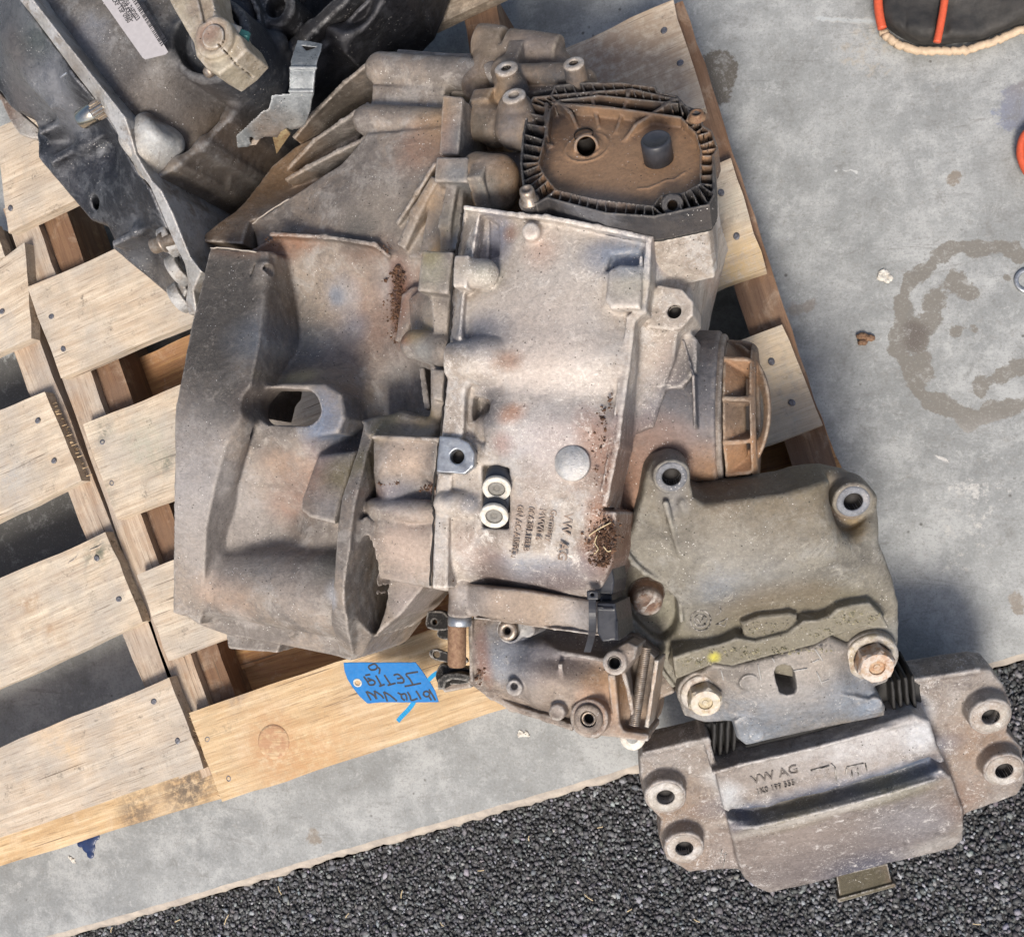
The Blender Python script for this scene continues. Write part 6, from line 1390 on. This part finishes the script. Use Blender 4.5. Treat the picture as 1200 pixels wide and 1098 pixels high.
# lower bracket
M_pale2 = cast('corroded_rim', (.36, .33, .29), (.30, .25, .21), (.46, .44, .42), .2, .55, .6, 1, (.68, .66, .62))
M_bluish = cast('blued_rim', (.19, .20, .22), (.14, .145, .16), (.26, .25, .25), .25, .55, .5, 1, (.4, .4, .42))
l = Solid(FM, .0016)
OUTL = [(750, 889), (757, 879), (808, 868), (828, 862), (832, 880), (838, 905), (867, 897), (950, 877), (1039, 854), (1068, 842), (1079, 823), (1071, 803), (1069, 795), (1145, 783), (1161, 785), (1176, 803), (1186, 827), (1180, 858), (1198, 877), (1202, 917), (1192, 932), (1133, 954), (1130, 987), (1122, 995), (1035, 1015), (981, 1030), (902, 1048), (887, 1042), (877, 1030), (867, 1018), (808, 1022), (781, 1007), (773, 983), (775, 960), (759, 944), (751, 917)]
top = [(765, 890, .030), (820, 880, .034), (770, 950, .030), (810, 960, .032), (840, 1000, .030), (800, 1010, .026), (832, 900, .040),
       (850, 915, .058), (900, 900, .060), (960, 885, .062), (1030, 865, .062), (1070, 855, .060), (860, 940, .052), (950, 915, .054), (1080, 885, .054), (868, 955, .046), (900, 955, .044), (960, 938, .044), (1040, 918, .045), (1090, 900, .048),
       (862, 972, .058), (960, 955, .060), (1095, 918, .058), (880, 1000, .044), (960, 985, .046), (1090, 955, .046), (900, 1040, .020), (990, 1020, .022), (1110, 985, .024), (1120, 930, .036), (1125, 840, .034), (1110, 800, .030), (1170, 800, .028), (1190, 880, .028), (1150, 930, .028), (1100, 830, .044)]
l.prism([(750, 889), (757, 879), (808, 868), (828, 862), (840, 905), (852, 950), (880, 1020), (867, 1018), (808, 1022), (781, 1007), (773, 983), (775, 960), (759, 944), (751, 917)], .030, -.002, r=.004, k=0)
l.prism([(1066, 846), (1079, 823), (1071, 803), (1069, 795), (1145, 783), (1161, 785), (1176, 803), (1186, 827), (1180, 858), (1198, 877), (1202, 917), (1192, 932), (1133, 954), (1115, 965), (1100, 900)], .030, -.002, r=.004, k=0)
l.prism([(852, 962), (887, 962), (965, 944), (1043, 923), (1104, 903), (1116, 912), (1130, 950), (1130, 985), (1118, 996), (1035, 1015), (981, 1030), (902, 1048), (887, 1042), (872, 1030), (864, 1010), (858, 982)], .075, -.002, r=.006, k=.008, top=[(862, 975, .058), (1100, 915, .058), (900, 1045, .024), (1120, 990, .024)])
l.prism([(838, 905), (867, 897), (950, 877), (1071, 838), (1090, 846), (1098, 872), (1108, 893), (1098, 909), (1043, 927), (965, 948), (887, 968), (862, 966), (848, 950)], .062, .01, r=.005, k=.006)
l.prism([(858, 951), (900, 948), (965, 931), (1043, 909), (1090, 890), (1100, 897), (1090, 909), (1043, 924), (965, 944), (887, 964), (866, 962)], .09, .043, r=.003, k=.012, sub=True, zs=.060)
l.rib([(860, 971, .061), (887, 970, .062), (965, 952, .062), (1043, 931, .062), (1096, 915, .061)], .02, 5, .006, .0015)
l.rib([(838, 906, .064), (867, 898, .065), (950, 879, .065), (1039, 855, .065), (1068, 846, .062)], .02, 5, .004, .002)
l.rib([(757, 884, .034), (808, 872, .038), (828, 868, .046), (836, 896, .054)], .01, 7, .006, .002)
l.rib([(1072, 798, .036), (1145, 787, .032), (1160, 790, .030)], .01, 6, .005, .002)
for x, y, r in ((780, 934, 25.5), (802, 994, 24.5), (1161, 840, 26), (1177, 903, 25)):
    l.vcyl(x, y, .048, .01, r*.96, r*1.04, rd=.002, k=.004); l.vcyl(x, y, .08, -.01, 11, k=.001, sub=True, zs=.048); rim(FM, x, y, .0482, r*.86, 10.6, MT, M_pale2, .0006)
finish(l, 'lower_bracket', M_mlow, MT, [(790, 960, 60, (.22, .15, .10), .6, .03), (1150, 870, 60, (.23, .155, .105), .6, .03), (1120, 940, 30, (.20, .13, .095), .6, .03), (900, 900, 40, (.28, .255, .235), .5, .06), (1010, 868, 44, (.44, .43, .43), .6, .06, (1.7, 14)), (900, 1010, 50, (.20, .16, .14), .6, .04, (2, 14)), (1000, 1000, 40, (.13, .115, .12), .7, .03, (2, 14)), (1090, 960, 26, (.24, .235, .25), .5, .03), (1080, 860, 22, (.44, .45, .47), .7, .06), (850, 930, 18, (.40, .41, .42), .7, .06), (860, 945, 14, (.36, .38, .40), .5), (950, 930, 20, (.07, .09, .14), .9, .048, (5, 14)), (960, 985, 60, (.13, .115, .11), .7, .04, (2, 14)), (1060, 900, 18, (.09, .13, .20), .75, .048, (3, 14)), (880, 945, 14, (.08, .10, .15), .7, .05), (930, 950, 16, (.17, .15, .09), .85, .045, (3, 14)), (1040, 922, 14, (.19, .17, .10), .8, .045, (3, 14)), (960, 958, 8, (.44, .42, .39), .8, .06, (12, 14)), (930, 985, 40, (.30, .25, .22), .5, .045, (2, 12)), (1060, 960, 40, (.22, .21, .22), .6, .04), (980, 1010, 40, (.17, .145, .14), .6, .03, (2, 14)), (1100, 990, 14, (.38, .36, .34), .6, .025, (3, 14)), (1010, 1014, 26, (.05, .06, .10), .6, .02, (1.6, 14)), (808, 1005, 20, (.26, .19, .14), .5, .03), (780, 934, 20, (.33, .31, .29), .75, .05), (802, 994, 20, (.31, .29, .27), .7, .05), (1161, 840, 22, (.32, .30, .27), .7, .05), (1177, 903, 21, (.29, .25, .22), .7, .05)], .0006)  # dark blue groove and pale ridge streak: shade and light painted in
rim(FM, 1000, 588, .0662, 20, 11.2, MT, M_bluish, .0006); rim(FM, 787, 559, .0732, 19, 11.2, MT, M_bluish, .0006)
# rubber block and its ribs in the gap
r_ = Solid(FM, .0018)
r_.prism([(826, 850), (845, 844), (1060, 792), (1082, 800), (1082, 845), (1060, 856), (850, 908), (832, 900)], .030, -.002, r=.004, k=0)
r_.prism([(872, 874), (1040, 832), (1044, 852), (880, 892)], .044, .0, r=.003, k=.003)
for k in range(4):
    r_.rib([(838+8*k, 850-k*2, .044), (836+8*k, 898-k*2, .044)], .0, 4, .003); r_.rib([(1046+8*k, 800-k*2, .046), (1050+8*k, 848-k*2, .046)], .0, 4, .003)
finish(r_, 'rubber_block', M_rubber, MT, None, .0003)
for x, y in ((936, 878), (979, 866)):
    link('bore', mesh('bore', *lathe(FM.p(x, y, .0445), (0, 0, 1), [(.0055, -.001), (.0055, .0004), (.0001, .0004)], 20, False)), M_hole, MT, FM.mat())
c_ = Solid(FM, .0012); c_.prism([(980, 1026), (1040, 1012), (1047, 1040), (985, 1057)], .012, .002, r=.001, k=0); c_.rib([(985, 1055, .016), (1047, 1038, .016)], .002, 6, .002, .001)
finish(c_, 'clip', M_rusty, MT, [(1010, 1035, 40, (.06, .052, .03), 1, .01), (1015, 1052, 8, (.16, .14, .09), .6, .014, (5, 14))], .0002)
# marks cast into it
tpl = lambda X, Y: .0622
M_mk = cast('mark_metal', (.10, .085, .075), (.14, .12, .105), (.07, .06, .055), .2, .6, .0)
def markline(pts, w=.0006, fun=None, dz=.0003, mat=None, name='cast_mark'):
    c_ = []
    for x, y in pts:
        h = .055
        for _ in range(4): h = float(fun(*FM.p(x, y, h)[:2]))
        c_.append(FM.p(x, y, h+dz))
    return tube(c_, w, 5)
def ml(fun, name, lists, w=.0006, mat=None): link(name, mesh(name, *merge([markline(q, w, fun) for q in lists])), mat or M_mk, MT, FM.mat())
def hat(fun, x, y):
    h = .055
    for _ in range(4): h = float(fun(*FM.p(x, y, h)[:2]))
    return h
lettering('cast_lettering', 'VW AG', 882, 919, hat(tpl, 905, 911)+.0002, FM, 13, .0150, M_mk, MT, .0005, .95)
lettering('cast_lettering', '1K0 199 555', 887, 931, hat(tpl, 905, 925)+.0006, FM, 13, .0095, M_mk, MT, .0005, .80)
ml(tpl, 'cast_mark', [[(950, 903), (972, 897)], [(974, 895), (979, 900), (980, 915)], [(992, 900), (992, 907)], [(992, 899), (1012, 894)], [(1014, 894), (1016, 903)], [(998, 902), (999, 910)], [(1005, 900), (1006, 908)]], .0008)
ml(tpl, 'scratch_mark', [[(842, 999), (852, 1001)], [(846, 994), (844, 1008)], [(850, 998), (848, 1016)]], .0005, M_pale)
ttop = rbf([tuple(FM.p(*q_)[:2])+(q_[2],) for q_ in [(785, 535, .066), (790, 560, .068), (765, 600, .066), (800, 610, .078), (830, 600, .082), (900, 585, .082), (960, 572, .078), (790, 650, .076), (850, 650, .086), (930, 640, .086), (975, 620, .084), (1020, 640, .066), (1000, 560, .054), (1020, 600, .054), (1000, 640, .074),
       (820, 700, .076), (860, 700, .080), (920, 690, .080), (980, 680, .080), (1030, 690, .068), (820, 735, .064), (870, 735, .062), (930, 720, .064), (980, 705, .068), (830, 760, .070), (950, 745, .068), (1040, 740, .058), (740, 650, .062), (800, 760, .058), (1000, 780, .06), (830, 800, .056)]])
ring = lambda cx, cy, r: [(cx+r*math.cos(a), cy+r*math.sin(a)) for a in np.linspace(0, 6.283, 22)]
M_mk2 = cast('bracket_mark', (.17, .155, .12), (.13, .12, .10), (.21, .19, .15), .25, .55, .2)
ml(ttop, 'cast_emblem', [ring(821, 727, 12), ring(821, 727, 7.5), [(816, 724), (821, 730), (825, 722)], [(817, 731), (822, 734), (826, 730)], [(839, 732), (853, 724), (849, 734), (842, 731)], [(840, 720), (845, 716), (843, 710)]], .0007, M_mk2)
lettering('cast_lettering', 'A 1K0 199 262 M', 862, 727, hat(ttop, 880, 722)+.0002, FM, 13, .0095, M_mk2, MT, .0006, .85)
print('TRIS', TRIS[0])
